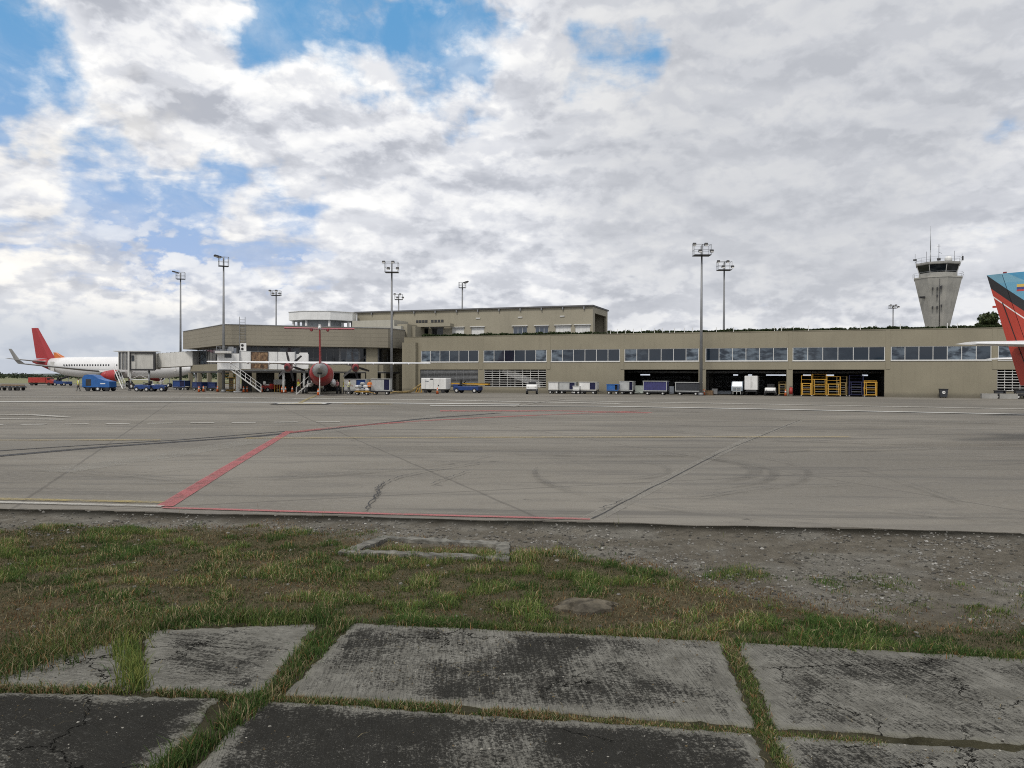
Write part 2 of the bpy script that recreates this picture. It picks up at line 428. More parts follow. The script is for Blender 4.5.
strip([(164, 507), (226, 469), (290, 431)], .28, RED, 'apron_marking')
strip([(286, 433), (340, 427), (420, 421), (520, 416), (640, 411)], .55, REDF, 'apron_marking')
strip([(440, 411), (560, 411), (650, 413)], 1.6, REDF, 'apron_marking')
strip([(163, 508.3), (300, 512.3), (440, 516), (590, 519.8)], .13, RED, 'apron_marking')
strip([(-80, 497), (0, 499.5), (163, 503)], .2, YEL, 'apron_marking')
strip([(-80, 500.5), (0, 503), (163, 507)], .16, WHF, 'apron_marking')
strip([(-80, 440.6), (160, 440.3)], .42, YELF, 'apron_marking')
strip([(245, 438.6), (520, 437.6), (850, 437.2)], .45, YELF, 'apron_marking')
for k in range(9):
    x = -20 + k*42; strip([(x, 425.2-k*.35), (x+24, 425-k*.35)], .55, WHF, 'apron_marking')
strip([(-60, 402), (170, 402.2), (350, 403), (520, 404.6)], 1.5, WHT, 'apron_marking')
strip([(-60, 397.2), (200, 397.6), (420, 400), (620, 404)], 1.6, WHF, 'apron_marking')
strip([(430, 406), (600, 406.6), (760, 409.4), (1060, 415.5)], .95, WHT, 'apron_marking')
strip([(560, 401), (760, 404.5), (1060, 410)], 1.1, WHF, 'apron_marking')
strip([(-60, 416), (30, 415.2), (66, 417.5)], .6, WHF, 'apron_marking')
strip([(-60, 419), (66, 420)], .5, WHF, 'apron_marking')
strip([(319, 394.6), (306, 400), (300, 403.4)], .35, YEL, 'apron_marking')
strip([(273, 404), (330, 404)], 3.2, TAR, 'apron_marking'); strip([(278, 404), (326, 404)], 1.9, WHT, 'apron_marking'); strip([(280, 404), (322, 404)], 1.5, YELF, 'apron_marking')
strip([(343, 404.4), (392, 404.6)], 1.6, YELF, 'apron_marking')
strip([(512, 407.5), (548, 401), (566, 399)], .3, LGT, 'apron_marking')
for pts, w in (([(366, 512), (374, 500), (379, 490), (384, 484), (400, 478), (440, 470), (480, 464)], .022), ([(374, 500), (380, 494), (375, 490), (384, 485)], .018),
               ([(600, 511), (622, 503)], .02), ([(430, 486), (452, 478), (470, 472)], .018), ([(700, 380+120), (760, 489), (850, 486)], .014), ([(120, 478), (180, 470), (236, 468)], .014)):
    strip(pts, w, CRK, 'apron_crack', n=9, jag=.035)
# tyre scrubs: arcs where aircraft swing round
def arc(cx, cy, r, a0, a1, w, mat=None):
    pts = [Vector((cx+r*math.cos(R(a)), cy+r*math.sin(R(a)), 0)) for a in np.linspace(a0, a1, 30)]
    lay[0] += .0012; V = []
    for i, p in enumerate(pts):
        d = (p-Vector((cx, cy, 0))).normalized(); ww = w*math.sin(math.pi*(i+.4)/30.4)**.5
        V += [(p.x-d.x*ww/2, p.y-d.y*ww/2, lay[0]), (p.x+d.x*ww/2, p.y+d.y*ww/2, lay[0])]
    tag(MB().add(V, [(2*i, 2*i+1, 2*i+3, 2*i+2) for i in range(29)]).build('apron_stain', mat or RUB), kind='structure')
arc(2.2, 18.6, 3.4, -70, 62, .34); arc(2.0, 18.3, 3.9, -62, 40, .22); arc(1.4, 19.0, 5.4, -75, 20, .16); arc(1.2, 18.2, 2.4, -70, 50, .14)
arc(6.5, 17, 6, 170, 250, .2); arc(-9, 24, 9, -80, -20, .3); arc(8, 14.5, 3, 200, 330, .2); arc(3, 30, 9, -130, -50, .6); arc(14, 33, 8, 190, 300, .5)
for x0, y0, x1, y1, w in ((600, 412, 700, 412.5, .9), (560, 424, 700, 426, .35), (760, 428, 1000, 430, .5), (420, 481, 560, 476, .12), (840, 452, 1010, 449, .3), (740, 420, 1000, 424, .8), (30, 470, 240, 488, .12), (560, 488, 720, 490, .10), (860, 470, 960, 505, .1)):
    strip([(x0, y0), ((x0+x1)/2, (y0+y1)/2-1), (x1, y1)], w, RUB, 'apron_stain', n=6)
# ================================================================== FOREGROUND
def GG(p): return G(*p)
SL = {  # four corners as seen: near-left, near-right, far-right, far-left
 'a0': [(-30, 688), (133, 691), (128, 634), (40, 660)], 'a1': [(141, 691), (262, 694), (322, 622), (146, 630)],
 'b': [(284, 694), (758, 726), (721, 640.5), (352, 620.5)], 'c': [(775, 727.5), (1190, 755), (1100, 662), (737, 641.5)],
 'd': [(-330, 900), (52, 900), (220, 697.5), (-90, 690.5)], 'e': [(80, 900), (830, 900), (755, 731.5), (256, 698.5)], 'f': [(852, 900), (1560, 940), (1230, 763), (768, 732.5)]}
SLW = {k: [GG(p) for p in v] for k, v in SL.items()}
def slab_mat():
    m, t, b = newmat('weathered_slab'); v = coords(t, 'World')
    ea = t.new('ShaderNodeAttribute', attribute_name='edge').outputs['Fac']
    da = t.new('ShaderNodeAttribute', attribute_name='age').outputs['Fac']
    ro = t.new('ShaderNodeAttribute', attribute_name='broom').outputs['Vector']
    n1 = t.noise(v, 1.3, 7, .66, .5); n2 = t.noise(v, 4.5, 6, .7, .3); n3 = t.noise(v, 38, 5, .75); n5 = t.noise(v, 150, 2, .6)
    broom = t.noise(t.mapping(ro, (46, 2.2, 1)), 1, 5, .72, .25)
    broom2 = t.noise(t.mapping(ro, (120, 5, 1)), 1, 3, .7)
    base = t.mix(t.step(n2, .3, .7), (.140, .135, .117), (.235, .228, .200))
    # black growth: patches gather in the middle, drawn out along the brooming, edges stay pale
    g = t.math('ADD', t.math('MULTIPLY', n1, .85), t.math('MULTIPLY', t.math('MULTIPLY', t.step(broom, .3, .7), .22), t.math('SUBTRACT', 1.15, da)))
    g = t.math('ADD', g, t.math('MULTIPLY', t.step(n3, .3, .7), .22))
    g = t.math('ADD', g, t.math('MULTIPLY', t.math('MULTIPLY', da, da), .56))
    g = t.math('ADD', g, t.step(t.math('ADD', ea, t.math('MULTIPLY', n2, .3)), .10, .34, -.34, 0))
    g = t.math('ADD', g, t.math('MULTIPLY', t.math('SUBTRACT', t.noise(v, 95, 4, .75), .5), .42))
    gm = t.step(g, .66, .86)
    base = t.mix(t.math('MULTIPLY', gm, .93), base, t.mix(n3, (.009, .009, .0085), (.030, .029, .026)))
    base = t.mix(t.math('MULTIPLY', t.step(broom2, .48, .64), .50), base, (.04, .04, .037))
    base = t.mix(t.math('MULTIPLY', t.step(t.noise(v, 11, 6, .75), .60, .72), .42), base, (.25, .245, .222))
    base = t.mix(t.math('MULTIPLY', t.step(n5, .62, .74), .5), base, (.25, .24, .22))
    base = t.mix(t.math('MULTIPLY', t.step(n5, .36, .26), .6), base, (.02, .02, .02))
    # mossy tint by the joints
    base = t.mix(t.math('MULTIPLY', t.step(t.math('ADD', ea, t.math('MULTIPLY', n2, .16)), .06, .17, .5, 0), t.step(n2, .4, .65)), base, (.12, .12, .06))
    # cracks
    vo = t.new('ShaderNodeTexVoronoi', feature='DISTANCE_TO_EDGE'); vo.inputs['Scale'].default_value = .62
    wob = t.vmath('SCALE', t.vmath('SUBTRACT', t.noise(v, 2.4, 6, .7, col=True), (.5, .5, .5)), None); wob.node.inputs['Scale'].default_value = .55
    t.put(vo.inputs['Vector'], t.vmath('ADD', v, wob))
    cr = t.math('MULTIPLY', t.step(vo.outputs[0], .001, .0048, 1, 0), t.step(t.noise(v, .55, 3), .47, .57))
    base = t.mix(cr, base, (.013, .013, .012))
    t.put(b.inputs['Base Color'], base); b.inputs['Roughness'].default_value = .95; b.inputs['Specular IOR Level'].default_value = .0
    h = t.math('ADD', t.math('MULTIPLY', broom, .5), t.math('MULTIPLY', n3, .7))
    h = t.math('SUBTRACT', h, t.math('MULTIPLY', cr, 2.5))
    bn = t.new('ShaderNodeBump'); bn.inputs['Strength'].default_value = 1.0; bn.inputs['Distance'].default_value = .02
    t.put(bn.inputs['Height'], h); t.put(b.inputs['Normal'], bn.outputs[0]); return m
SLABM = slab_mat()
def make_slab(key, age, broom_dir):
    c = np.array([[p.x, p.y] for p in SLW[key]]); NU, NV = 220, 100
    u, w = np.meshgrid(np.linspace(0, 1, NU), np.linspace(0, 1, NV))
    P = ((1-u)*(1-w))[..., None]*c[0] + (u*(1-w))[..., None]*c[1] + (u*w)[..., None]*c[2] + ((1-u)*w)[..., None]*c[3]
    lu = np.linalg.norm(c[1]-c[0]); lv = np.linalg.norm(c[3]-c[0])
    ed = np.minimum(np.minimum(u, 1-u)*lu, np.minimum(w, 1-w)*lv)
    x, y = P[..., 0], P[..., 1]
    j = np.clip(1-ed/.10, 0, 1)
    x = x + j*(fbm(x+3, y, 13, 4)-.5)*.085; y = y + j*(fbm(x, y+7, 13, 4)-.5)*.085
    z = (fbm(x, y, .6, 3)-.5)*.03 + (fbm(x, y, 14, 3)-.5)*.004 - sstep(.03-ed, 0, .03)*.009*(0.5+fbm(x, y, 6))
    z -= (ed < 1e-6)*.12
    V = np.stack([x, y, z], -1).reshape(-1, 3)
    i = np.arange(NU*NV).reshape(NV, NU)
    Fc = np.stack([i[:-1, :-1], i[:-1, 1:], i[1:, 1:], i[1:, :-1]], -1).reshape(-1, 4)
    a = R(broom_dir); xr = x*math.cos(a)+y*math.sin(a); yr = -x*math.sin(a)+y*math.cos(a)
    o = np_mesh('pavement_slab', V, Fc, SLABM, 4, {'edge': ed.ravel(), 'age': np.full(ed.size, age), 'broom': np.stack([xr, yr, 0*xr], -1).reshape(-1, 3)}, True)
    return tag(o, kind='structure')
for k, a, bd in (('a0', .40, 80), ('a1', .50, 75), ('b', .56, 4), ('c', .42, 14), ('d', .78, 60), ('e', .72, 8), ('f', .55, 10)): make_slab(k, a, bd)
def in_poly(x, y, pts, grow=0):
    c = np.mean([[p.x, p.y] for p in pts], 0); ins = np.ones_like(x, bool); n = len(pts)
    for i in range(n):
        a, b2 = pts[i], pts[(i+1) % n]; d = (b2-a).normalized()
        s = (x-a.x)*(-d.y)+(y-a.y)*d.x; sc_ = (c[0]-a.x)*(-d.y)+(c[1]-a.y)*d.x
        ins &= (s*np.sign(sc_) > -grow)
    return ins
def on_slab(x, y, grow=0):
    r = np.zeros_like(x, bool)
    for p in SLW.values(): r |= in_poly(x, y, p, grow)
    return r
# where the lawn ends and the gravel begins
GB = [G(*p) for p in ((-260, 531), (0, 529), (120, 527), (250, 526), (345, 533), (430, 541), (520, 546), (600, 556), (660, 566), (720, 586), (800, 600), (900, 613), (1024, 622), (1300, 650))]
gbx = np.array([p.x for p in GB]); gby = np.array([p.y for p in GB])
def blob(x, y, px, py, rx, ry):
    c = G(px, py); return np.exp(-(((x-c.x)/rx)**2+((y-c.y)/ry)**2))
def lawn(x, y):
    """0..1 cover of living grass"""
    yb = np.interp(x, gbx, gby)
    w = (fbm(x, y, 1.1, 4)-.5)*2.2
    z = sstep(yb - y + w*.9, -.25, .55)
    for px, py, rx, ry, k in ((862, 582, .55, .35, .8), (735, 573, .5, .3, .75), (1000, 588, .5, .3, .6), (905, 600, .8, .3, .5), (560, 548, .5, .25, .6), (330, 548, .7, .3, .6), (980, 606, .6, .25, .8)):
        z = np.maximum(z, blob(x, y, px, py, rx, ry)*k*sstep(fbm(x, y, 3), .3, .6))
    for px, py, rx, ry, k in ((40, 603, .7, .35, .95), (18, 622, .45, .25, .8), (300, 584, .55, .22, .8), (262, 560, .5, .2, .6), (590, 603, .55, .35, 1), (512, 562, .45, .2, .6), (700, 610, .8, .3, .45), (60, 566, .9, .18, .5), (780, 598, .9, .3, .8), (150, 580, .5, .2, .5), (420, 612, .8, .14, .6), (640, 600, .5, .3, .4), (455, 590, .5, .2, .5)):
        z = z*(1-k*blob(x, y, px, py, rx, ry))
    dry = sstep(fbm(x+31, y+5, 1.0, 5), .50, .68)
    return z*(1-.30*dry)
def dryness(x, y): return sstep(fbm(x+11, y+45, .8, 4), .42, .66)
def soil_z(x, y):
    ey = np.interp(x, [-30, 30], [E0.y+(-30-E0.x)*ES, E0.y+(30-E0.x)*ES])
    z = -.055 + (fbm(x, y, .5, 3)-.5)*.07 + (fbm(x, y, 5, 4)-.5)*.035
    z += .03*lawn(x, y)
    return np.minimum(z, -.012)*(1-.85*sstep(y, ey-.8, ey-.1))
XN = np.arange(-15, 15.01, .055); YN = np.arange(-3, 14.6, .055)
gx, gy = np.meshgrid(XN, YN)
eyg = E0.y+(gx-E0.x)*ES
gz = soil_z(gx, gy); gz = np.where(gy > eyg+.03, -.10, gz); nb = on_slab(gx, gy, .16); gz = np.where(nb, -.012+(fbm(gx, gy, 7, 3)-.5)*.022, gz); gz = np.where(on_slab(gx, gy, -.1), -.10, gz)
lw = lawn(gx, gy)
# colour of the dirt itself: gravel grey, soil brown, straw thatch under grass, black humus along the apron edge
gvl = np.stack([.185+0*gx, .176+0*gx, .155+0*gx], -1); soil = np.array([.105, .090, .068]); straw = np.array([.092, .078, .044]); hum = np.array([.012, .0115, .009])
f1 = sstep(fbm(gx+3, gy+9, 1.3, 5), .42, .62)[..., None]; colr = gvl*(1-f1*.55) + soil*f1*.55
f2 = (np.maximum(sstep(np.interp(gx, gbx, gby)-gy, -.3, .4), lw))[..., None]; colr = colr*(1-f2*.85)+straw*f2*.85
sl_ = on_slab(gx, gy, .12)[..., None]; colr = np.where(sl_, np.array([.062, .058, .038])*(.6+.9*fbm(gx, gy, 6)[..., None]), colr)
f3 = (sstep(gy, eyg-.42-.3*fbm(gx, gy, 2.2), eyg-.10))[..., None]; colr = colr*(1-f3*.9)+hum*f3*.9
f4 = fbm(gx, gy, 9, 4)[..., None]; colr = colr*(.62+.76*f4)
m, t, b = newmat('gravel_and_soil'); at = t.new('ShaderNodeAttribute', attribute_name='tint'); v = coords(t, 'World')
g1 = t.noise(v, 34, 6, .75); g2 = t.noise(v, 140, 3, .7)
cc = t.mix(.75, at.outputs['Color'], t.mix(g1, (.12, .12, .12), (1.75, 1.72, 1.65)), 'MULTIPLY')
cc = t.mix(t.math('MULTIPLY', t.step(g2, .6, .72), .5), cc, (.30, .29, .265))
t.put(b.inputs['Base Color'], cc); b.inputs['Roughness'].default_value = .95; b.inputs['Specular IOR Level'].default_value = .0
bn = t.new('ShaderNodeBump'); bn.inputs['Strength'].default_value = .9; bn.inputs['Distance'].default_value = .03
t.put(bn.inputs['Height'], t.math('ADD', g1, t.math('MULTIPLY', g2, .4))); t.put(b.inputs['Normal'], bn.outputs[0])
ii = np.arange(gx.size).reshape(gx.shape)
Fc = np.stack([ii[:-1, :-1], ii[:-1, 1:], ii[1:, 1:], ii[1:, :-1]], -1).reshape(-1, 4)
keep = (gy[:-1, :-1] < eyg[:-1, :-1]+.5).ravel()
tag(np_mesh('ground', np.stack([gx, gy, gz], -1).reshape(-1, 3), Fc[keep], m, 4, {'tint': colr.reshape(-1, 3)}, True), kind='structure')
# ---- grass blades
def blades(name, x, y, z, h, w, col, lean=.45, mat=None):
    n = len(x); a = RNG.random(n)*2*math.pi; ca, sa = np.cos(a), np.sin(a)
    l = h*lean*(RNG.random(n)*1.3); b2 = RNG.random(n)*2*math.pi; lx, ly = np.cos(b2)*l, np.sin(b2)*l
    V = np.empty((n, 5, 3))
    for k, (s, wf, lf, hf) in enumerate(((-1, 1, 0, 0), (1, 1, 0, 0), (1, .75, .35, .58), (-1, .75, .35, .58), (0, 0, 1, 1))):
        V[:, k, 0] = x+ca*w*wf*s*.5+lx*lf; V[:, k, 1] = y+sa*w*wf*s*.5+ly*lf; V[:, k, 2] = z+h*hf*(1 if k < 4 else np.sqrt(np.clip(1-(l/h)**2*.5, .1, 1)))
    i = np.arange(n)[:, None]*5
    T = np.concatenate([i+np.array([[0, 1, 2]]), i+np.array([[0, 2, 3]]), i+np.array([[3, 2, 4]])], 1).reshape(-1, 3)
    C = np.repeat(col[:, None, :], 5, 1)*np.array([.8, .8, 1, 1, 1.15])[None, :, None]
    return tag(np_mesh(name, V.reshape(-1, 3), T, mat, 3, {'tint': C.reshape(-1, 3)}), kind='stuff')
GRASS = attrmat('grass_blades', 'tint', .75, .25)
green = np.array([.030, .066, .014]); lime = np.array([.125, .155, .040]); strw = np.array([.30, .25, .14]); rust = np.array([.19, .105, .045])
def grass_cols(x, y, extra_dry=0):
    n = len(x); d = np.clip(dryness(x, y)*.34 + extra_dry + .16, 0, 1)
    r = RNG.random(n); q = RNG.random(n)[:, None]
    base = green*(1-q)+lime*q*np.clip(.35+sstep(fbm(x, y+70, 1.5, 3), .4, .7), 0, 1)[:, None]+green*q*(1-np.clip(.35+sstep(fbm(x, y+70, 1.5, 3), .4, .7), 0, 1))[:, None]
    c = np.where((r < d*.55)[:, None], strw*(.5+.6*q), base); c = np.where(((r > 1-d*.22))[:, None], rust*(.7+.6*q), c)
    return c*(.75+.5*RNG.random(n))[:, None]
def scatter(n, x0=-13, x1=13, y0=5.2, y1=12.6):
    x = RNG.uniform(x0, x1, n); y = RNG.uniform(y0, y1, n); return x, y
x, y = scatter(1500000)
clump = .62+.75*sstep(fbm(x+7, y+3, 3.6, 4), .40, .60)
L_ = lawn(x, y)
k = (RNG.random(len(x)) < L_*clump*.9) & ~on_slab(x, y, -.03) & (np.abs(x) < y*.8+2)
x, y = x[k], y[k]; L_ = L_[k]; hh = (.014+.064*RNG.random(len(x))**1.9)*(.35+1.1*sstep(fbm(x+7, y+3, 3.6, 4), .38, .68))*(.55+.6*L_)
gc = grass_cols(x, y)*(.55+.9*sstep(fbm(x+7, y+3, 3.6, 4), .38, .66))[:, None]
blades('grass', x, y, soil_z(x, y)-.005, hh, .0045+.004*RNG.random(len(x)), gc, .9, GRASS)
x, y = scatter(5200)
k = (RNG.random(len(x)) < np.clip(lawn(x, y)+.12, 0, 1)*sstep(fbm(x+4, y+60, .9, 3), .42, .62)) & ~on_slab(x, y, 0) & (np.abs(x) < y*.8+2)
x, y = x[k], y[k]; q = RNG.random((len(x), 1))
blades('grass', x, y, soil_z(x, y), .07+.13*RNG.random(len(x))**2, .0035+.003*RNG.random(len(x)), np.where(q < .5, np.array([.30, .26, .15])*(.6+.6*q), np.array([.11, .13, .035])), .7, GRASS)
# dead thatch lying on bare places
x, y = scatter(300000); yb = np.interp(x, gbx, gby)
k = (RNG.random(len(x)) < sstep(yb-y+(fbm(x, y, 2)-.5)*1.5, -.5, .4)*(1.05-lawn(x, y))) & ~on_slab(x, y, -.02) & (np.abs(x) < y*.8+2)
x, y = x[k], y[k]; q = RNG.random(len(x))[:, None]
blades('grass', x, y, soil_z(x, y)-.003, .012+.045*RNG.random(len(x)), .004+.005*RNG.random(len(x)), np.where(q < .55, strw*(.25+.75*RNG.random((len(x), 1))), rust*(.35+.9*RNG.random((len(x), 1)))), 1.7, GRASS)
# fringe along the far edge of the slabs and the weeds in the joints
def along(pts, n, w):
    P = [G(*p) for p in pts]; L = np.array([(b3-a3).length for a3, b3 in zip(P[:-1], P[1:])]); s = RNG.random(n)*L.sum(); cs = np.r_[0, np.cumsum(L)]
    i = np.clip(np.searchsorted(cs, s)-1, 0, len(L)-1); f = (s-cs[i])/L[i]
    A = np.array([[p.x, p.y] for p in P]); Q = A[i]*(1-f)[:, None]+A[i+1]*f[:, None]
    D_ = (A[i+1]-A[i])/L[i][:, None]; o = RNG.normal(0, 1, n)*w
    return Q[:, 0]-D_[:, 1]*o, Q[:, 1]+D_[:, 0]*o
parts = []
def weeds(pts, n, w, h0, h1, dry, gate=0.):
    x, y = along(pts, n, w)
    if gate: k = fbm(x+2, y+8, 2.3, 3) > gate; x, y = x[k], y[k]
    if True: parts.append((x, y, h0+(h1-h0)*RNG.random(len(x))**2, grass_cols(x, y, dry)))
weeds([(352, 619), (320, 640), (275, 690), (235, 720), (160, 775), (95, 840)], 7000, .042, .012, .09, .15, .34)
weeds([(262, 698), (235, 722), (160, 775), (95, 840)], 3200, .045, .02, .14, .0, .30)
weeds([(725, 640), (748, 680), (765, 728), (790, 775), (820, 840)], 7500, .028, .006, .045, .2, .30)
weeds([(-30, 689), (130, 691), (262, 699)], 6000, .03, .01, .06, .3, .36)
weeds([(262, 699), (440, 707), (560, 717)], 9000, .035, .008, .045, .3, .33)
weeds([(560, 717), (768, 733), (1060, 757)], 8000, .028, .006, .03, .35, .36)
weeds([(380, 621), (560, 630), (720, 640), (1090, 661)], 13000, .05, .015, .07, .05, .36)
weeds([(-60, 690), (40, 660), (128, 633), (200, 616), (340, 619)], 12000, .09, .02, .11, .0)
weeds([(-60, 684), (40, 652), (128, 626)], 10000, .18, .03, .14, .0)
x = np.concatenate([p[0] for p in parts]); y = np.concatenate([p[1] for p in parts]); hh = np.concatenate([p[2] for p in parts]); cl = np.concatenate([p[3] for p in parts])
blades('weeds', x, y, np.full(len(x), -.03), hh+.02, .005+.004*RNG.random(len(x)), cl, .7, GRASS)
x, y = along([(134, 694), (131, 672), (126, 645)], 620, .055)
q = RNG.random(len(x))[:, None]
gt = blades('grass_tuft', x, y, np.full(len(x), -.03), .05+.17*RNG.random(len(x))**1.3, .005+.005*RNG.random(len(x)), (green*1.6*(1-q)+np.array([.19, .20, .05])*q), .55, GRASS)
del gt['kind']; tag(gt, 'tall yellow-green grass tuft growing between two dark concrete slabs', 'grass tuft')
# ---- stones
def stones(name, x, y, z, r, col):
    ph = (1+5**.5)/2
    iv = np.array([(-1, ph, 0), (1, ph, 0), (-1, -ph, 0), (1, -ph, 0), (0, -1, ph), (0, 1, ph), (0, -1, -ph), (0, 1, -ph), (ph, 0, -1), (ph, 0, 1), (-ph, 0, -1), (-ph, 0, 1)])/1.9
    it = np.array([(0, 11, 5), (0, 5, 1), (0, 1, 7), (0, 7, 10), (0, 10, 11), (1, 5, 9), (5, 11, 4), (11, 10, 2), (10, 7, 6), (7, 1, 8), (3, 9, 4), (3, 4, 2), (3, 2, 6), (3, 6, 8), (3, 8, 9), (4, 9, 5), (2, 4, 11), (6, 2, 10), (8, 6, 7), (9, 8, 1)])
    n = len(x); V = iv[None]*(1+.35*(RNG.random((n, 12, 1))-.5)); s = r[:, None]*(.7+.6*RNG.random((n, 3))); s[:, 2] *= .62
    a = RNG.random(n)*6.28; ca, sa = np.cos(a)[:, None], np.sin(a)[:, None]; V = V*s[:, None, :]
    V = np.stack([V[..., 0]*ca-V[..., 1]*sa+x[:, None], V[..., 0]*sa+V[..., 1]*ca+y[:, None], V[..., 2]+(z+r*.22)[:, None]], -1)
    T = (np.arange(n)[:, None, None]*12+it[None]).reshape(-1, 3)
    return tag(np_mesh(name, V.reshape(-1, 3), T, attrmat('stones', 'tint', .9), 3, {'tint': np.repeat(col, 12, 0)}), kind='stuff')
x, y = scatter(150000, -14, 14, 5.6, 13.2); eyv = E0.y+(x-E0.x)*ES; yb = np.interp(x, gbx, gby)
pr = sstep(y-yb+(fbm(x, y, 1.6)-.5)*1.6, -.5, .5)*(.25+.75*sstep(fbm(x+9, y, 1.2), .38, .6))*sstep(eyv-y, .05, .5) + .05
k = (RNG.random(len(x)) < pr*.62) & (y < eyv-.06) & ~on_slab(x, y, .02) & (np.abs(x) < y*.8+2)
x, y = x[k], y[k]; r = .005+.021*RNG.random(len(x))**4; q = RNG.random((len(x), 1))
stones('gravel', x, y, soil_z(x, y), r, np.where(q > .95, [.32, .31, .285], np.where(q > .40, [.17, .163, .145], [.07, .066, .057]))*(.7+.5*RNG.random((len(x), 1))))
x, y = scatter(26000, -6, 6, 3.0, 6.9)
ns = fbm(x+2, y+5, 1.7, 4); k = on_slab(x, y, -.02) & (RNG.random(len(x)) < sstep(ns, .46, .68)*.5+.03) & (np.abs(x) < y*.72+.6)
x, y = x[k], y[k]; zz = (fbm(x, y, .6, 3)-.5)*.03; r = .0022+.007*RNG.random(len(x))**5; q = RNG.random((len(x), 1))
stones('grit', x, y, zz-.001, r, np.where(q > .6, [.24, .23, .20], np.where(q > .3, [.05, .045, .035], [.10, .075, .04]))*(.6+.7*RNG.random((len(x), 1))))
x, y = scatter(7000, -6, 6, 3.0, 6.9); k = on_slab(x, y, -.02) & (RNG.random(len(x)) < sstep(fbm(x+12, y+5, 1.3, 4), .48, .7)*.6+.02); x, y = x[k], y[k]
blades('dead_grass', x, y, (fbm(x, y, .6, 3)-.5)*.03+.002, .008+.02*RNG.random(len(x)), .002+.003*RNG.random(len(x)), strw*(.3+.8*RNG.random((len(x), 1))), 3.2, GRASS)
# ---- old concrete footing and a lump of concrete in the grass
def rough_box(mb, a, b, w, z0, z1, seg=26, amp=.02):
    a = Vector(a); b = Vector(b); d = (b-a).normalized(); n = Vector((-d.y, d.x, 0)); rings = []
    for i in range(seg+1):
        p = a.lerp(b, i/seg); j = lambda: random.uniform(-amp, amp)
        rings.append([p+n*(-w/2+j())+Vector((0, 0, z0)), p+n*(w/2+j())+Vector((0, 0, z0)), p+n*(w/2+j())+Vector((0, 0, z1+j()*.8)), p+n*j()*.5+Vector((0, 0, z1+j()*.6)), p+n*(-w/2+j())+Vector((0, 0, z1+j()*.8))])
    mb.loft(rings, sm=False)
OLDC = paint('old_concrete', (.15, .145, .126), .95, 0, .5, 7, .8, .6, False, .2)
c = [G(347, 551), G(503, 557), G(503, 542.5), G(386, 536)]
ft = thing('concrete_footing', 'low broken rectangular concrete kerb with gravel inside, in the grass by the apron', 'concrete frame', (c[0]+c[2])/2)
o_ = ft.location
for i in range(4):
    a_, b_ = c[i]-o_, c[(i+1) % 4]-o_; dd = (b_-a_).normalized()*.08
    mb = MB(); rough_box(mb, a_-dd*(1 if i % 2 == 0 else -1.3), b_+dd*(1 if i % 2 == 0 else -1.3), .16, -.08, (-.015, -.01, -.03, -.02)[i]+.02, amp=.014); mb.build('kerb', OLDC, ft)
mb = MB(); cx = G(585, 602); n = 16
mb.loft([[(.28*s*math.cos(k*6.283/n)*(1+.22*math.sin(k*2.3+1)), .2*s*math.sin(k*6.283/n)*(1+.2*math.sin(k*1.7)+.12*math.sin(k*4.1)), zz+.012*math.sin(k*3.1)) for k in range(n)] for s, zz in ((1.05, -.06), (1, -.01), (.8, .012), (.5, .03), (.3, .022))], sm=False)
tag(mb.build('rubble_lump', paint('earthy_concrete', (.095, .083, .062), .95, 0, .6, 9, .8, 1.0, False, .1), loc=(cx.x, cx.y, -.02), rz=.2), 'flat grey lump of concrete half sunk in dry grass near the slabs', 'rubble')
# ================================================================== TERMINAL
def W(px):   # the wall line on the ground
    A = Vector((-13.2, 113, 0)); B = Vector((54.2, 87.6, 0)); k = (px-512)/F
    d = B-A; t = (k*A.y-A.x)/(d.x-k*d.y); return A+d*t
U = (Vector((54.2, 87.6, 0))-Vector((-13.2, 113, 0))).normalized(); VIN = Vector((-U.y, U.x, 0))
TO = W(404); TRZ = math.atan2(U.y, U.x)
def S(px, y=0):   # distance along the wall for a pixel column, y metres behind the wall
    k = (px-512)/F; o = TO+VIN*y
    return (k*o.y-o.x)/(U.x-k*U.y)
def WL(s, y, z=0): return TO+U*s+VIN*y+Vector((0, 0, z))
def LOC(x, y):    # world -> wall frame
    d = Vector((x, y, 0))-TO; return (d.dot(U), d.dot(VIN))
def wallmat(name, c, lines=0.):
    m, t, b = newmat(name); v = coords(t)
    n1 = t.noise(v, .22, 5, .6); n2 = t.noise(t.mapping(v, (2.2, 2.2, .12)), 1, 6, .7); n3 = t.noise(v, 5, 5, .65)
    base = t.mix(t.step(n1, .32, .68), tuple(x*.93 for x in c), tuple(x*1.06 for x in c))
    base = t.mix(t.math('MULTIPLY', t.step(n2, .48, .74), .2), base, tuple(x*.55 for x in c))
    base = t.mix(t.math('MULTIPLY', t.step(n3, .5, .75), .10), base, tuple(x*.7 for x in c))
    q = t.new('ShaderNodeSeparateXYZ'); t.put(q.inputs[0], v)
    # splash-back grime of the apron, lowest half metre, ragged
    gr = t.step(t.math('SUBTRACT', q.outputs[2], t.math('MULTIPLY', n3, .5)), -.1, .45, .5, 0)
    base = t.mix(gr, base, (.07, .065, .055))
    if lines:
        fr = t.math('ABSOLUTE', t.math('SUBTRACT', t.math('FRACT', t.math('DIVIDE', q.outputs[2], lines)), .5))
        base = t.mix(t.step(fr, .44, .49, 0, .5), base, tuple(x*.4 for x in c))
    t.put(b.inputs['Base Color'], base); t.put(b.inputs['Roughness'], t.step(n3, .2, .8, .62, .85)); b.inputs['Specular IOR Level'].default_value = .3
    return m
WALL = wallmat('painted_wall', (.258, .234, .172)); FASC = wallmat('fascia_cladding', (.245, .222, .172), .55); UPW = wallmat('upper_wall', (.30, .275, .21)); PALE = wallmat('pale_wall', (.40, .385, .33))
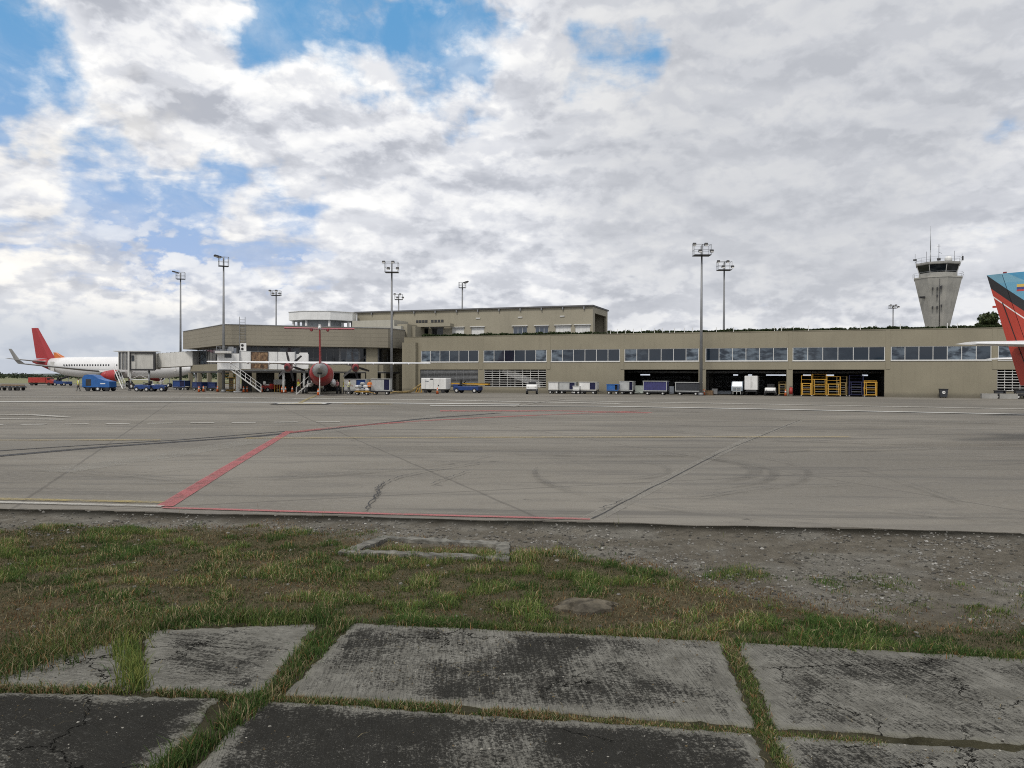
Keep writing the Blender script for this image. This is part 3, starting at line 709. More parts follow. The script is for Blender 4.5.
WHITE = paint('white_paint', (.72, .72, .70), .5, 0, .06, 1, .18); OFFW = paint('grubby_white', (.56, .555, .53), .6, 0, .08, 2, .35)
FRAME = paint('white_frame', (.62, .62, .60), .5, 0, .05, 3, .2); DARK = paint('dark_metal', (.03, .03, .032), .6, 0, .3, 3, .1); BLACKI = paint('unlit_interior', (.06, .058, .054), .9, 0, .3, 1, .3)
STEEL = paint('galvanised_steel', (.30, .31, .32), .45, .55, .15, 2, .25); GREYM = paint('grey_metal', (.22, .225, .23), .5, .2, .15, 3, .25); ROOFM = paint('roof_membrane', (.16, .155, .15), .9, 0, .2, .5, .3)
CONC = paint('concrete', (.30, .295, .275), .85, 0, .14, 1.2, .35); RUBBER = paint('tyre_rubber', (.022, .022, .023), .85, 0, .2, 6, .0); HUB = paint('wheel_hub', (.62, .62, .60), .5, .0, .1, 8, .3)
GLASS = glassmat('window_glass'); DGLASS = glassmat('dark_glass', (.006, .008, .011), (.03, .035, .04), .08, 1.5); BLUGL = glassmat('bluish_glass', (.02, .035, .06), (.07, .09, .11), .05, 1.9)
SHUT = paint('white_shutter', (.66, .66, .64), .6, 0, .06, 2, .2)
T = thing('airport_terminal', 'long low beige two storey terminal with ribbon windows and open ground floor bays', 'building', TO, TRZ)
S0, S1 = S(404), S(1100); ZP, ZW1, ZW0, ZG = 7.8, 5.87, 4.23, 3.2
wins = [(420.8, 478.4, 6), (483.4, 546.5, 6), (550.8, 619.8, 6), (624.3, 698.8, 6), (705.3, 787.6, 6), (792.4, 884.8, 6), (890.6, 991.2, 7), (997.7, 1098, 6)]
ws = [(S(a), S(c), n) for a, c, n in wins]
TH = .35
w = MB()
w.bx(S0, S1, 0, TH, ZW1, ZP)
cur = S0
for a, c, n in ws: w.bx(cur, a, 0, TH, ZW0, ZW1); cur = c
w.bx(cur, S1, 0, TH, ZW0, ZW1)
w.bx(S0, S1, 0, TH, ZG, ZW0)
opens = [(420, 478, .75, 'grille'), (484, 546, .75, 'grille'), (624, 698.5, 0, 'bay'), (705.8, 786.5, 0, 'bay'), (792.6, 884.4, 0, 'bay'), (997, 1060, .75, 'grille')]
cur = S0
for a, c, zb, kd in opens:
    a, c = S(a), S(c); w.bx(cur, a, 0, TH, 0, ZG)
    if zb: w.bx(a, c, 0, TH, 0, zb)
    cur = c
w.bx(cur, S1, 0, TH, 0, ZG)
w.bx(S0, S1, -.04, TH+.05, ZP, ZP+.08)
for (a, c, n), (a2, c2, n2) in zip(ws[:-1], ws[1:]): # flat pilasters between the bays, a little proud of the wall
    w.bx(c+.08, a2-.08, -.05, -.002, ZG+.02, ZW1-.0); w.bx(c+.08, a2-.08, -.025, -.002, ZW1, ZP-.02)
w.build('facade_wall', WALL, T)
tw = MB(); tw.bx(S(404.5), S(420)-.35, -.75, -.003, 0, 7.05); tw.build('stair_tower', WALL, T)
r = MB(); r.bx(S0+.05, S1-.05, TH, 34, ZP-.75, ZP-.5); r.bx(S0+.1, S1-.05, 34, 34.3, 3.3, ZP); r.bx(S1-.35, S1, TH+.001, 34, 0, ZP); r.build('roof', ROOFM, T)
f = MB(); f.bx(S0+.05, S1-.4, TH+.002, 18, ZG+.25, ZG+.55); f.build('upper_floor', BLACKI, T)
ib = MB(); ib.bx(S0+.1, S1-.4, 7.0, 7.2, ZG+.56, ZP-.76); ib.build('inner_wall', paint('inner_wall', (.16, .155, .15), .9), T)
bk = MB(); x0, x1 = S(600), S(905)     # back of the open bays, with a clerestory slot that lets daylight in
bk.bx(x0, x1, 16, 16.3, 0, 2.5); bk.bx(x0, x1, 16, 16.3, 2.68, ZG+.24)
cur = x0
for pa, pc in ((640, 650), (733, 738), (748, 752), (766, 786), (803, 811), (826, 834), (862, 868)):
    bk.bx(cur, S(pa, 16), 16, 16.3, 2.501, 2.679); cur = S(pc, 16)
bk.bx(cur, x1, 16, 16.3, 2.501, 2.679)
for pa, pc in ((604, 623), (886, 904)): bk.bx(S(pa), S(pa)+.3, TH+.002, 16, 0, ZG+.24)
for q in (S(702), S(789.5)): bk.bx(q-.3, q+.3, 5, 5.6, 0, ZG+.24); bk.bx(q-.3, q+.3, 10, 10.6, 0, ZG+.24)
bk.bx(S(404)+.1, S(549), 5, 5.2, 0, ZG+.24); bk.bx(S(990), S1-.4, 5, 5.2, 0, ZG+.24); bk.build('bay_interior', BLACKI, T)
bp = MB()
for i in range(9): bp.cyl((x0+.4, 3+i*.6 if i < 3 else 15.7, 2.95-.07*(i % 3)), (x1-.4, 3+i*.6 if i < 3 else 15.7, 2.95-.07*(i % 3)), .05, n=6)
for i in range(9): bp.bx(S(715, 15), S(764, 15), 15.7, 15.98, .9+i*.18, .97+i*.18)  # louvre bars on the back wall, kept in the pipe mesh
for i in range(9): bp.bx(S(640, 15), S(690, 15), 15.7, 15.98, .9+i*.18, .97+i*.18)
bp.build('pipe_and_louvre', GREYM, T)
for a, c, n in ws:
    fr = MB(); fr.bx(a, c, .03, .13, ZW0, ZW0+.10); fr.bx(a, c, .03, .13, ZW1-.05, ZW1); fr.bx(a, a+.08, .03, .13, ZW0+.10, ZW1-.05); fr.bx(c-.08, c, .03, .13, ZW0+.10, ZW1-.05)
    e = np.linspace(a+.04, c-.04, n+1)
    for q in e[1:-1]: fr.bx(q-.035, q+.035, .031, .129, ZW0+.10, ZW1-.05)
    fr.bx(a-.03, c+.03, -.07, .029, ZW0-.05, ZW0+.04)
    wo = fr.build('window', FRAME, T); gp = MB()
    for q0, q1 in zip(e[:-1], e[1:]): gp.bx(q0+.036, q1-.036, .07, .085, ZW0+.101, ZW1-.051)
    gp.build('pane', GLASS, wo)
    bl = MB()    # no blinds: paler panes come from reflections painted into the glass colour
for a, c, zb, kd in opens:
    if kd != 'grille': continue
    a0, c0 = S(a), S(c); g = MB(); dense = a == 420
    for z in np.arange(zb+.12, ZG-.03, .17 if dense else .30): g.bx(a0+.06, c0-.06, .10, .15, z-.035, z+.035 if not dense else z+.05)
    for q in np.linspace(a0, c0-.06, 9): g.bx(q, q+.06, .151, .21, zb, ZG)
    g.build('louvre_grille', GREYM if dense else OFFW, T)
# ---- set-back upper storey
UB = 11.0; US0, US1 = S(357, UB), S(592.5, UB); ZU = 12.55
u = MB(); rows = (8.4, 9.85)
uw = [(451.6, 463.8, 'w'), (471, 484, 'w'), (512.8, 526.8, 'g'), (535, 548, 'g'), (555, 570.5, 'w'), (574.8, 589.8, 'w'), (396, 401.5, 'd'), (409, 428, 'd'), (431.5, 443, 'd')]
uw = sorted(uw)
cur = US0
u.bx(US0, US1, UB, UB+.3, rows[1], ZU); u.bx(US0, US1, UB, UB+.3, ZP-.5, rows[0])
for a, c, kd in uw:
    a, c = S(a, UB), S(c, UB); u.bx(cur, a, UB, UB+.3, rows[0], rows[1]); cur = c
    hd = MB()
u.bx(cur, US1, UB, UB+.3, rows[0], rows[1])
EY = UB+9
u.bx(US1-.3, US1, UB+.301, EY, ZU-.9, ZU); u.bx(US1-.3, US1, UB+.301, UB+1.2, ZP-.5, ZU-.901); u.bx(US1-.3, US1, EY-.8, EY, ZP-.5, ZU-.901)
u.bx(US1-3.2, US1-3, UB+.301, EY, ZP-.5, ZU-.05); u.bx(US0, US0+.3, UB+.301, EY, ZP-.5, ZU); u.bx(US0+.3, US1-.3, EY-.3, EY, ZP-.5, ZU)
u.build('upper_storey_wall', UPW, T)
rf = MB(); rf.bx(US0-.5, US1+.12, UB-.3, EY+.4, ZU+.002, ZU+.22); rf.build('upper_roof', paint('dark_roof_edge', (.10, .10, .10), .8), T)
for a, c, kd in uw:
    a, c = S(a, UB), S(c, UB); fr = MB()
    for q in (a, c-.06): fr.bx(q, q+.06, UB+.12, UB+.2, rows[0], rows[1])
    fr.bx(a+.06, c-.06, UB+.12, UB+.2, rows[1]-.08, rows[1]); fr.bx(a+.06, c-.06, UB+.12, UB+.2, rows[0], rows[0]+.06)
    k = 3 if kd == 'g' else 4
    for q in np.linspace(a, c-.05, k+1)[1:-1]: fr.bx(q, q+.05, UB+.121, UB+.199, rows[0]+.06, rows[1]-.08)
    fr.bx(a-.15, c+.15, UB-.22, UB-.002, rows[1]+.02, rows[1]+.12)
    wo = fr.build('window', FRAME if kd != 'd' else GREYM, T)
    g = MB(); g.bx(a+.061, c-.061, UB+.15, UB+.17, rows[0]+.061, rows[1]-.081); g.build('shutter' if kd == 'w' else 'pane', SHUT if kd == 'w' else (BLUGL if kd == 'g' else DGLASS), wo)
for a, c in ((416, 427.5), (431, 443.5)):
    a, c = S(a, UB), S(c, UB); vt = MB()
    for q in np.linspace(a, c-.45, 4): vt.bx(q, q+.42, UB-.05, UB-.002, 10.75, 11.15)
    vt.bx(a, c, UB-.02, UB-.001, 10.72, 10.75); vt.build('wall_vent', DARK, T)
for px in np.linspace(372, 584, 11): q = S(px, UB); sp = MB(); sp.bx(q-.09, q+.09, UB-.3, UB-.003, ZU-.35, ZU-.002); sp.build('roof_spout', GREYM, T)
for px in (478, 520, 562): q = S(px, UB); wl = MB(); wl.bx(q-.35, q+.35, UB-.12, UB-.003, 11.15, 11.3); wl.build('wall_lamp', OFFW, T)
# pale lower block in front of the set-back storey's left end
pb = MB(); a, c = S(352, 6), S(394, 6); pb.bx(a, c, 6, UB-.46, ZP-.5, 10.9); pb.bx(a+.1, c+1.6, 5.2, 5.998, ZP-.5, 9.9); pb.build('pale_block', PALE, T)
pd = MB(); a, c = S(372, 5.2), S(386, 5.2); pd.bx(a, c, 5.12, 5.197, 8.4, 9.6); pd.build('window', DGLASS, T)
lb = MB(); a, c = S(404, 5), S(438, 5); lb.bx(a, c, 9.2, UB-.46, 9.95, 10.4); lb.bx(a, a+.6, 7.5, UB-.46, ZP-.5, 9.949); lb.bx(S(394, 5), a-.002, 6, UB-.46, ZP-.5, 10.2); lb.build('balcony_canopy', UPW, T)
# ---- round-ended pier on the left
PA, PB, PC, PD = (X(183, 122.5), 122.5), (X(224, 105), 105.0), (X(388, 112.2), 112.2), (X(404.5, 116.5), 116.5)
def offs(pts, d):
    """shift a chain of wall lines inward by d (metres)"""
    P = [Vector((*p, 0)) for p in pts]; seg = []
    for a, c in zip(P[:-1], P[1:]):
        t_ = (c-a).normalized(); n_ = Vector((-t_.y, t_.x, 0)); seg.append((a+n_*d, t_))
    out = [seg[0][0]]
    for (a, t1), (c, t2) in zip(seg[:-1], seg[1:]):
        k = ((c-a).x*t2.y-(c-a).y*t2.x)/(t1.x*t2.y-t1.y*t2.x); out.append(a+t1*k)
    out.append(seg[-1][0]+seg[-1][1]*(P[-1]-P[-2]).length); return out
chain = [PA, PB, PC, PD]
BK = [(PD[0]-4, 150), (X(183, 122.5)+9, 150)]
def fp3(px, D): return (X(px, D), D)
def lp(p): return LOC(p[0], p[1])
outer = [lp(p) for p in chain]; back = [lp(p) for p in BK]
fa = MB(); fa.prism(outer+back, 6.28, 9.0); fa.build('pier_fascia', FASC, T)
ca = MB(); o2 = [lp(p) for p in offs(chain, -.06)]; ca.prism(o2+back, 9.002, 9.09); ca.build('pier_roof_edge', GREYM, T)
in1 = offs(chain, 1.1); in2 = offs(chain, 2.2)
pw = MB()
def wall_chain(mb, pts, z0, z1, th=.25, mi=0):
    q = offs([(p.x, p.y) for p in pts], th)
    for a, c, d, e in zip(pts[:-1], pts[1:], q[1:], q[:-1]): mb.prism([lp(a), lp(c), lp(d), lp(e)], z0, z1, mi)
wall_chain(pw, in1, 2.85, 3.85); pw.build('pier_band_wall', WALL, T)
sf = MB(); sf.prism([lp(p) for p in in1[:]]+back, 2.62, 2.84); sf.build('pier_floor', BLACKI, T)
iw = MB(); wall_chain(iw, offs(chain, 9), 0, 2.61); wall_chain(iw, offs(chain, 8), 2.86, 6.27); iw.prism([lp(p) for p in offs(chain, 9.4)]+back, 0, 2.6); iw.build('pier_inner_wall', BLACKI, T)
# columns and glazing
def piece(name, mat, par, *boxes):
    mb = MB()
    for b_ in boxes: mb.box(*b_)
    return mb.build(name, mat, par)
for i, (n, (a, c)) in enumerate(zip((4, 7, 1), zip(in1[:-1], in1[1:]))):
    for k in range(n+1 if i == 2 else n):
        p = a.lerp(c, (k+.02)/n); piece('pier_column', WALL, T, ((*lp(p), 1.31), (.55, .55, 2.61), math.atan2((c-a).y, (c-a).x)-TRZ))
for px, wd in ((379, 1.3),):
    Pm = in1[1].lerp(in1[2], .92); dv = (in1[2]-in1[1]).normalized(); nn = Vector((-dv.y, dv.x, 0))
    p = Pm-nn*.12; piece('pier_column', WALL, T, ((*lp(p), 3.1), (1.6, .3, 6.2), math.atan2(dv.y, dv.x)-TRZ))

for i, (n, (a, c)) in enumerate(zip((4, 7, 1), zip(in2[:-1], in2[1:]))):
    dv = (c-a).normalized(); nn = Vector((-dv.y, dv.x, 0)); ang = math.atan2(dv.y, dv.x)-TRZ; L = (c-a).length/n
    for k in range(n):
        p = a.lerp(c, (k+.5)/n); fr = MB(); cx_, cy_ = lp(p)
        q = lambda dx, dz, sx, sz, th=.1: fr.box((cx_+math.cos(ang)*dx, cy_+math.sin(ang)*dx, dz), (sx, th, sz), ang)
        q(-L/2+.06, 4.95, .12, 2.65); q(L/2-.06, 4.95, .12, 2.65); q(0, 3.70, L-.25, .14); q(0, 6.2, L-.25, .12); q(-L/6, 4.95, .05, 2.3, .08); q(L/6, 4.95, .05, 2.3, .08)
        if k % 2: q(0, 4.6, L-.26, .05, .06)
        wo = fr.build('window', GREYM, T); g = MB()
        for j in (-1, 0, 1): g.box((cx_+math.cos(ang)*j*L/3, cy_+math.sin(ang)*j*L/3, 4.95), (L/3-.07, .02, 2.32), ang)
        g.build('pane', DGLASS if (k+i) % 3 else GLASS, wo)
q0 = LOC(*fp3(386, 119)); q1 = (S(405), 5)
rw = MB(); rw.prism([q0, q1, (q1[0], q1[1]+.3), (q0[0], q0[1]+.3)], 0, 6.27); rw.build('recess_wall', WALL, T)
dn = MB()    # parapet ladder and roof rail by the corner
q = Vector((*PB, 0)).lerp(Vector((*PC, 0)), .105); dv = (Vector((*PC, 0))-Vector((*PB, 0))).normalized(); nn = Vector((dv.y, -dv.x, 0))
for s_ in (-.35, .35):
    e_ = q+nn*.12+dv*s_; dn.bar((*lp(e_), 6.0), (*lp(e_), 10.1), .07)
for z in np.arange(6.2, 9.9, .35):
    e_, h_ = q+nn*.12-dv*.35, q+nn*.12+dv*.35; dn.bar((*lp(e_), z), (*lp(h_), z), .05)
dn.build('roof_ladder', GREYM, T)
# white flat-roofed lookout on the pier roof
pv = thing('roof_pavilion', 'white flat roofed octagonal pavilion on stilts on top of the pier roof', 'pavilion', (X(323, 127), 127, 9.05))
ra = 34*127/F
oct_ = [(ra*math.cos(R(22.5+45*k)), ra*.8*math.sin(R(22.5+45*k))) for k in range(8)]
mb = MB(); mb.prism(oct_, 1.95, 3.25); mb.build('canopy_fascia', WHITE, pv)
mb = MB(); mb.prism([(x*1.02, y*1.02) for x, y in oct_], 3.252, 3.33); mb.build('canopy_roof', OFFW, pv)
mb = MB(); mb.prism([(x*.62, y*.62) for x, y in oct_], 0.05, 1.94); mb.build('lookout_glazing', paint('pale_glazing', (.30, .32, .33), .3, 0, .2, 1, .3), pv)
for k in range(8):
    x_, y_ = oct_[k]; mb = MB(); mb.cyl((x_*.86, y_*.86, -.04), (x_*.86, y_*.86, 1.948), .2, n=10); mb.build('post', WHITE, pv)
# ---- planting along the roof edge
LEAF = attrmat('leaves', 'tint', .7, .2)
def leaf_cloud(name, centers, radii, n, size, cols, parent=None, seed=0, stuff=False, loc=None):
    rg = np.random.default_rng(seed); centers = np.asarray(centers, float); radii = np.asarray(radii, float)
    vol = radii.prod(1)**.7; idx = rg.choice(len(centers), n, p=vol/vol.sum())
    d = rg.normal(size=(n, 3)); d /= np.linalg.norm(d, axis=1)[:, None]; rr = rg.random(n)**(1/2.2)
    P = centers[idx]+d*radii[idx]*rr[:, None]
    a = rg.normal(size=(n, 3)); a /= np.linalg.norm(a, axis=1)[:, None]; b_ = np.cross(a, rg.normal(size=(n, 3))); b_ /= np.linalg.norm(b_, axis=1)[:, None]
    s = size*(.6+.8*rg.random(n))[:, None]
    V = np.stack([P-a*s, P+b_*s*.55, P+a*s, P-b_*s*.55], 1).reshape(-1, 3)
    tone = np.asarray(cols)[rg.integers(0, len(cols), n)]*(.6+.8*rg.random(n))[:, None]*(.75+.5*rg.random(len(centers)))[idx][:, None]
    o = np_mesh(name, V, np.arange(4*n).reshape(-1, 4), LEAF, 4, {'tint': np.repeat(tone, 4, 0)})
    if parent is not None: o.parent = parent
    return o
DG = [(.030, .048, .016), (.045, .065, .022), (.022, .036, .013), (.06, .075, .03)]
protos = []
for v_ in range(4):
    rg = random.Random(v_)
    c_ = [(rg.uniform(-.42, .42), rg.uniform(-.15, .15), rg.uniform(.12, .42)) for _ in range(7)]; o = leaf_cloud('roof_shrub', c_, [(rg.uniform(.2, .32), .25, rg.uniform(.15, .28)) for _ in c_], 700, .09, DG, seed=v_)
    protos.append(tag(o, 'dark low shrub in the planting strip along the terminal roof edge', 'shrub', 'shrubs along the terminal roof edge'))
nsh = 0
s_ = S(424)
while s_ < S(1040) and nsh < 72:
    o = protos[nsh] if nsh < 4 else protos[random.randrange(4)].copy()
    if nsh >= 4: COL.objects.link(o)
    p = WL(s_, .42, ZP-.02); o.location = p; o.rotation_euler.z = TRZ+random.choice((0, math.pi))+random.uniform(-.1, .1); k = random.uniform(.85, 1.3); o.scale = (k, 1, random.uniform(.6, .95))
    s_ += random.uniform(.92, 1.1); nsh += 1
rp = MB(); rp.bx(-.03, .03, -.03, .03, 0, .62); rp0 = tag(rp.build('roof_post', WHITE), 'short white post between the shrubs on the terminal roof edge', 'post', 'white posts along the terminal roof edge')
for i, px in enumerate([610, 617, 625, 633, 641, 654, 662, 674, 684, 692, 716, 733, 774, 781, 793, 808, 860, 900, 947, 957]):
    o = rp0 if i == 0 else rp0.copy()
    if i: COL.objects.link(o)
    o.location = WL(S(px), .12, ZP+.07)
# ================================================================== CONTROL TOWER
TD = 170.0; k_ = TD/F; CT = thing('control_tower', 'flared grey concrete airport control tower with dark glazed cab and antennas', 'control tower', (X(937, TD), TD, 0), -math.atan2(X(937, TD), TD))
def octr(r, n=8, a0=22.5, sq=1):
    r = r*.905; return [(r*math.cos(R(a0+360/n*i)), r*sq*math.sin(R(a0+360/n*i))) for i in range(n)]
m, t, b = newmat('tower_concrete'); v = coords(t)
n1 = t.noise(t.mapping(v, (1.2, 1.2, .12)), 1, 6, .7); n2 = t.noise(v, .5, 5, .6)
c_ = t.mix(t.step(n2, .35, .65), (.30, .295, .27), (.38, .37, .335)); c_ = t.mix(t.math('MULTIPLY', t.step(n1, .5, .75), .45), c_, (.14, .135, .12))
t.put(b.inputs['Base Color'], c_); b.inputs['Roughness'].default_value = .9; TCON = m
mb = MB(); mb.loft([[(x_, y_, z) for x_, y_ in octr(r)] for z, r in ((0, 2.55), (12.6, 2.58), (23.0, 5.25), (23.6, 5.40))], sm=False); mb.build('shaft', TCON, CT)
mb = MB(); mb.cyl((.35, -5.2, 23.2), (.35, -2.45, 12.0), .07, n=6)
mb.build('cable', DARK, CT)
mb = MB()
def onface(dx, z):     # on the front face of the flare
    r = 2.58+(z-12.6)/(23.0-12.6)*(5.25-2.58); return (dx, -r*math.cos(R(22.5))-.0, z)
for dx, z in ((-.95, 21.2), (.55, 21.4), (-.1, 19.7), (-.95, 17.3), (-.1, 17.3), (.7, 17.6), (-.1, 21.2), (.7, 21.5)):
    p = onface(dx, z); mb.box(p, (.28, .35, .55))
for dx, z in ((-3.05, 19.6), (-2.6, 19.6)): mb.box((dx, -2.9, z), (.3, .9, .4), R(-45))
mb.build('shaft_opening', DARK, CT)
mb = MB(); mb.loft([[(x_, y_, z) for x_, y_ in octr(r)] for z, r in ((23.602, 5.5), (23.9, 5.5))], sm=False); mb.loft([[(x_, y_, z) for x_, y_ in octr(r)] for z, r in ((23.902, 4.35), (24.75, 4.35))], sm=False); mb.build('gallery', TCON, CT)
mb = MB(); mb.loft([[(x_, y_, z) for x_, y_ in octr(r)] for z, r in ((24.752, 4.2), (26.45, 4.75))], sm=False); mb.build('cab_glazing', DGLASS, CT)
mb = MB()
for (a, a2), (c, c2) in zip(octr(4.24), octr(4.8)): mb.bar((a, a2, 24.75), (c, c2, 26.46), .14)
mb.build('cab_mullion', OFFW, CT)
mb = MB(); mb.loft([[(x_, y_, z) for x_, y_ in octr(r)] for z, r in ((26.452, 4.95), (26.6, 5.05), (26.98, 5.05))], sm=False); mb.build('cab_roof', CONC, CT)
mb = MB()
for rr, z0, hh_ in ((5.35, 23.9, .95), (4.85, 26.98, 1.05)):
    P = octr(rr, 16, 0)
    for i in range(16):
        a, c = P[i], P[(i+1) % 16]; mb.bar((*a, z0), (*a, z0+hh_), .05)
        for h_ in (.5, 1): mb.bar((*a, z0+hh_*h_), (*c, z0+hh_*h_), .045)
mb.build('railing', STEEL, CT)
mb = MB(); mb.cyl((-1.45, 0, 26.98), (-1.45, 0, 30), .12, .09, 8); mb.cyl((-1.45, 0, 30), (-1.45, 0, 35.2), .08, .03, 6); mb.build('antenna', STEEL, CT)
mb = MB(); mb.cyl((.15, -1, 26.98), (.15, -1, 31), .05, n=6); mb.box((.15, -1, 27.8), (.7, .5, .5)); mb.bar((-.2, -1, 30.6), (.5, -1, 30.6), .06); mb.bar((.1, -1, 29.3), (.75, -1, 29), .1); mb.build('antenna', DARK, CT)
mb = MB(); mb.ball((1.95, -.5, 27.75), .75, 14); mb.build('radome', WHITE, CT)
mb = MB()
for x_, h_ in ((-4.6, 2.2), (-2.3, 2.6), (3.2, 2.4), (4.7, 1.7), (-4.4, 1.2)): mb.cyl((x_*.95, -1.2, 26.98), (x_*.95, -1.2, 26.98+h_), .035, n=5); 
mb.box((-4.4, -1.2, 27.9), (.7, .25, .35)); mb.box((4.6, -1.2, 27.7), (.3, .3, .9)); mb.build('antenna', DARK, CT)
# ================================================================== TREES
BARK = paint('bark', (.09, .07, .05), .9, 0, .3, 5, .3)
def tree(name, label, loc, h, r, seed, group=None, nleaf=5200, sq=1.0):
    rg = random.Random(seed); o = thing(name, label, 'tree', loc, rg.uniform(0, 6), group); mb = MB()
    mb.cyl((0, 0, -.2), (0, 0, h*.45), .03*h, .02*h, 9); cs = []; rs = []
    for i in range(9):
        a = i*2.4+rg.uniform(-.3, .3); e = rg.uniform(.35, .95); p = Vector((math.cos(a)*r*e*.8, math.sin(a)*r*e*.8, h*rg.uniform(.5, .93)))
        st = Vector((0, 0, h*rg.uniform(.25, .45))); mid = st.lerp(p, .5)+Vector((0, 0, h*.05)); mb.cyl(st, mid, .012*h, .008*h, 6); mb.cyl(mid, p, .008*h, .003*h, 5)
        for _ in range(3):
            cs.append(p+Vector((rg.uniform(-1, 1), rg.uniform(-1, 1), rg.uniform(-.6, .6)))*r*.26); q = r*rg.uniform(.16, .32); rs.append((q, q, q*.72*sq))
    mb.build('trunk', BARK, o); leaf_cloud('crown', cs, rs, nleaf, .016*h+.06, DG+[(.075, .095, .035)], o, seed); return o
tree('broadleaf_tree', 'tall broad dark green tree rising behind the terminal roof beside the red tail', (X(992, 150), 150, -.1), 15.5, 5.2, 1)
tree('broadleaf_tree', 'bushy tree left of the tallest one behind the terminal roof', (X(972, 152), 152, -.1), 13.2, 4.2, 2)
tree('broadleaf_tree', 'dark tree beyond the terminal roof right behind the red and blue tail', (X(1016, 148), 148, -.1), 15.2, 5.5, 3)
tree('broadleaf_tree', 'small tree top showing left of the foot of the control tower', (X(913, 150), 150, -.1), 12.6, 2.4, 4, nleaf=2500)
tree('broadleaf_tree', 'low tree top showing just right of the foot of the control tower', (X(957, 156), 156, -.1), 12.0, 2.6, 5, nleaf=2500)
rg = random.Random(3); cs = []; rs = []
for i in range(210):
    y_ = rg.uniform(560, 690); x_ = X(rg.uniform(-420, 330), y_); r_ = rg.uniform(3, 6.5); hh_ = rg.uniform(2.2, 5.5)*(1+.35*math.sin(x_*.021)); cs.append((x_, y_, hh_*.6)); rs.append((r_*1.5, r_, hh_*.62))
o = leaf_cloud('treeline', cs, rs, 26000, .75, [(.035, .05, .025), (.05, .065, .034), (.028, .04, .02)], seed=9); tag(o, kind='stuff')
hm, t, b = newmat('far_hills'); b.inputs['Base Color'].default_value = (.07, .085, .075, 1); b.inputs['Roughness'].default_value = 1
mb = MB(); P0 = []; xs_ = np.linspace(-2600, 2600, 160)
hz_ = 6+34*fbm(xs_*.002+3, xs_*0+1, 1, 5)
for yo, kz in ((2500, 0), (2620, .7), (2800, 1), (3300, .2)): P0.append([(float(x_), yo, float(-2+h_*kz*.42)) for x_, h_ in zip(xs_, hz_)])
n_ = len(xs_)
mb.add([p for r_ in P0 for p in r_], [(i*n_+k, i*n_+k+1, (i+1)*n_+k+1, (i+1)*n_+k) for i in range(3) for k in range(n_-1)], 0, True); tag(mb.build('hills', hm), kind='structure')
# ================================================================== FLOODLIGHT MASTS
POLE = paint('mast_steel', (.20, .205, .21), .5, .3, .12, 1, .2)
def mast(px, top, D, look, cage, label, lamps=4, up_bar=0, side=-1, loc=None):
    h = Z(px, top, D); x_ = X(px, D)
    o = thing('floodlight_mast', label, 'light mast', (x_, D, 0), math.atan2(-x_, D)*-1 if 0 else look, 'floodlight masts')
    hw, ch = cage; zb = h-ch
    mb = MB(); mb.cyl((0, 0, -.05), (0, 0, h-.15), .21, .10, 10); mb.cyl((0, 0, -.04), (0, 0, .35), .34, .3, 10); mb.build('pole', POLE, o)
    mb = MB(); mb.box((0, 0, zb), (hw*2, hw*1.3, .09)); mb.build('platform', DARK, o)
    mb = MB(); P = [(-hw, -hw*.65), (hw, -hw*.65), (hw, hw*.65), (-hw, hw*.65)]
    for i in range(4):
        a, c = P[i], P[(i+1) % 4]
        for z in (.5, 1): mb.bar((*a, zb+ch*z*.92), (*c, zb+ch*z*.92), .05)
        mb.bar((*a, zb), (*a, zb+ch*.92), .06); mb.bar(((a[0]+c[0])/2, (a[1]+c[1])/2, zb), ((a[0]+c[0])/2, (a[1]+c[1])/2, zb+ch*.92), .04)
    mb.build('railing', STEEL, o)
    mb = MB(); z = h-.1
    if up_bar: mb.bar((-hw*1.25, -hw*.66, z), (hw*.6, -hw*.66, z), .08); mb.bar((0, 0, z-.05), (0, -hw*.66, z), .08)
    else: mb.bar((0, 0, z-.1), (side*hw*1.5, 0, z), .09)
    mb.build('lamp_arm', POLE, o)
    for i in range(lamps):
        mb = MB()
        if up_bar:
            q = (-hw*1.1+i*hw*2.1/max(1, lamps-1), -hw*.66-.22, z-.05 if i % 2 == 0 else zb+ch*.3); mb.box(q, (.42, .34, .3), rx=-.45, bev=.05); mb.box((q[0], q[1]-.16, q[2]-.08), (.36, .03, .24), rx=-.45, mi=1)
        else:
            q = (side*hw*(1.0+.5*(i % 2)), (-.35, .35)[i//2 % 2]*hw, z+.08*(i % 2)); mb.box(q, (.62, .4, .2), ry=-.22*side, bev=.05); mb.box((q[0], q[1], q[2]-.11), (.5, .32, .03), ry=-.22*side, mi=1)
        mb.build('floodlight', [DARK, OFFW], o)
    return o
mast(701, 244.5, 95.5, 0, (1.0, 1.35), 'tallest light mast in front of the right terminal, cage with a lamp bar on top', 4, 1)
mast(723.5, 261.5, 112, 0, (.95, 1.25), 'shorter light mast rising from behind the terminal roof, next to the tall mast', 4, 1)
mast(391.5, 262, 108.5, 0, (.9, 1.45), 'light mast with square cage standing before the junction of pier and terminal', 4, 1)
mast(223.5, 256.5, 103.6, .5, (.6, 1.3), 'tall light mast before the corner of the pier, lamps on a left arm', 4, 0, -1)
mast(180.5, 272, 131, .15, (.65, 1.2), 'light mast with left lamp arm standing between the white jet and the pier', 3, 0, -1)
mast(276, 290.5, 147, 0, (.85, .95), 'slim double lamp mast behind the flat roof of the pier', 4, 1)
mast(398.5, 294, 152, .2, (.75, 1.1), 'light mast behind the left end of the set-back upper storey', 4, 1)
mast(462, 282, 134, -.2, (.55, 1.0), 'light mast with a right lamp arm behind the upper storey roof', 3, 0, 1)
mast(892.5, 305, 172, 0, (.8, .7), 'small far light mast above the roof, left of the control tower', 4, 1)
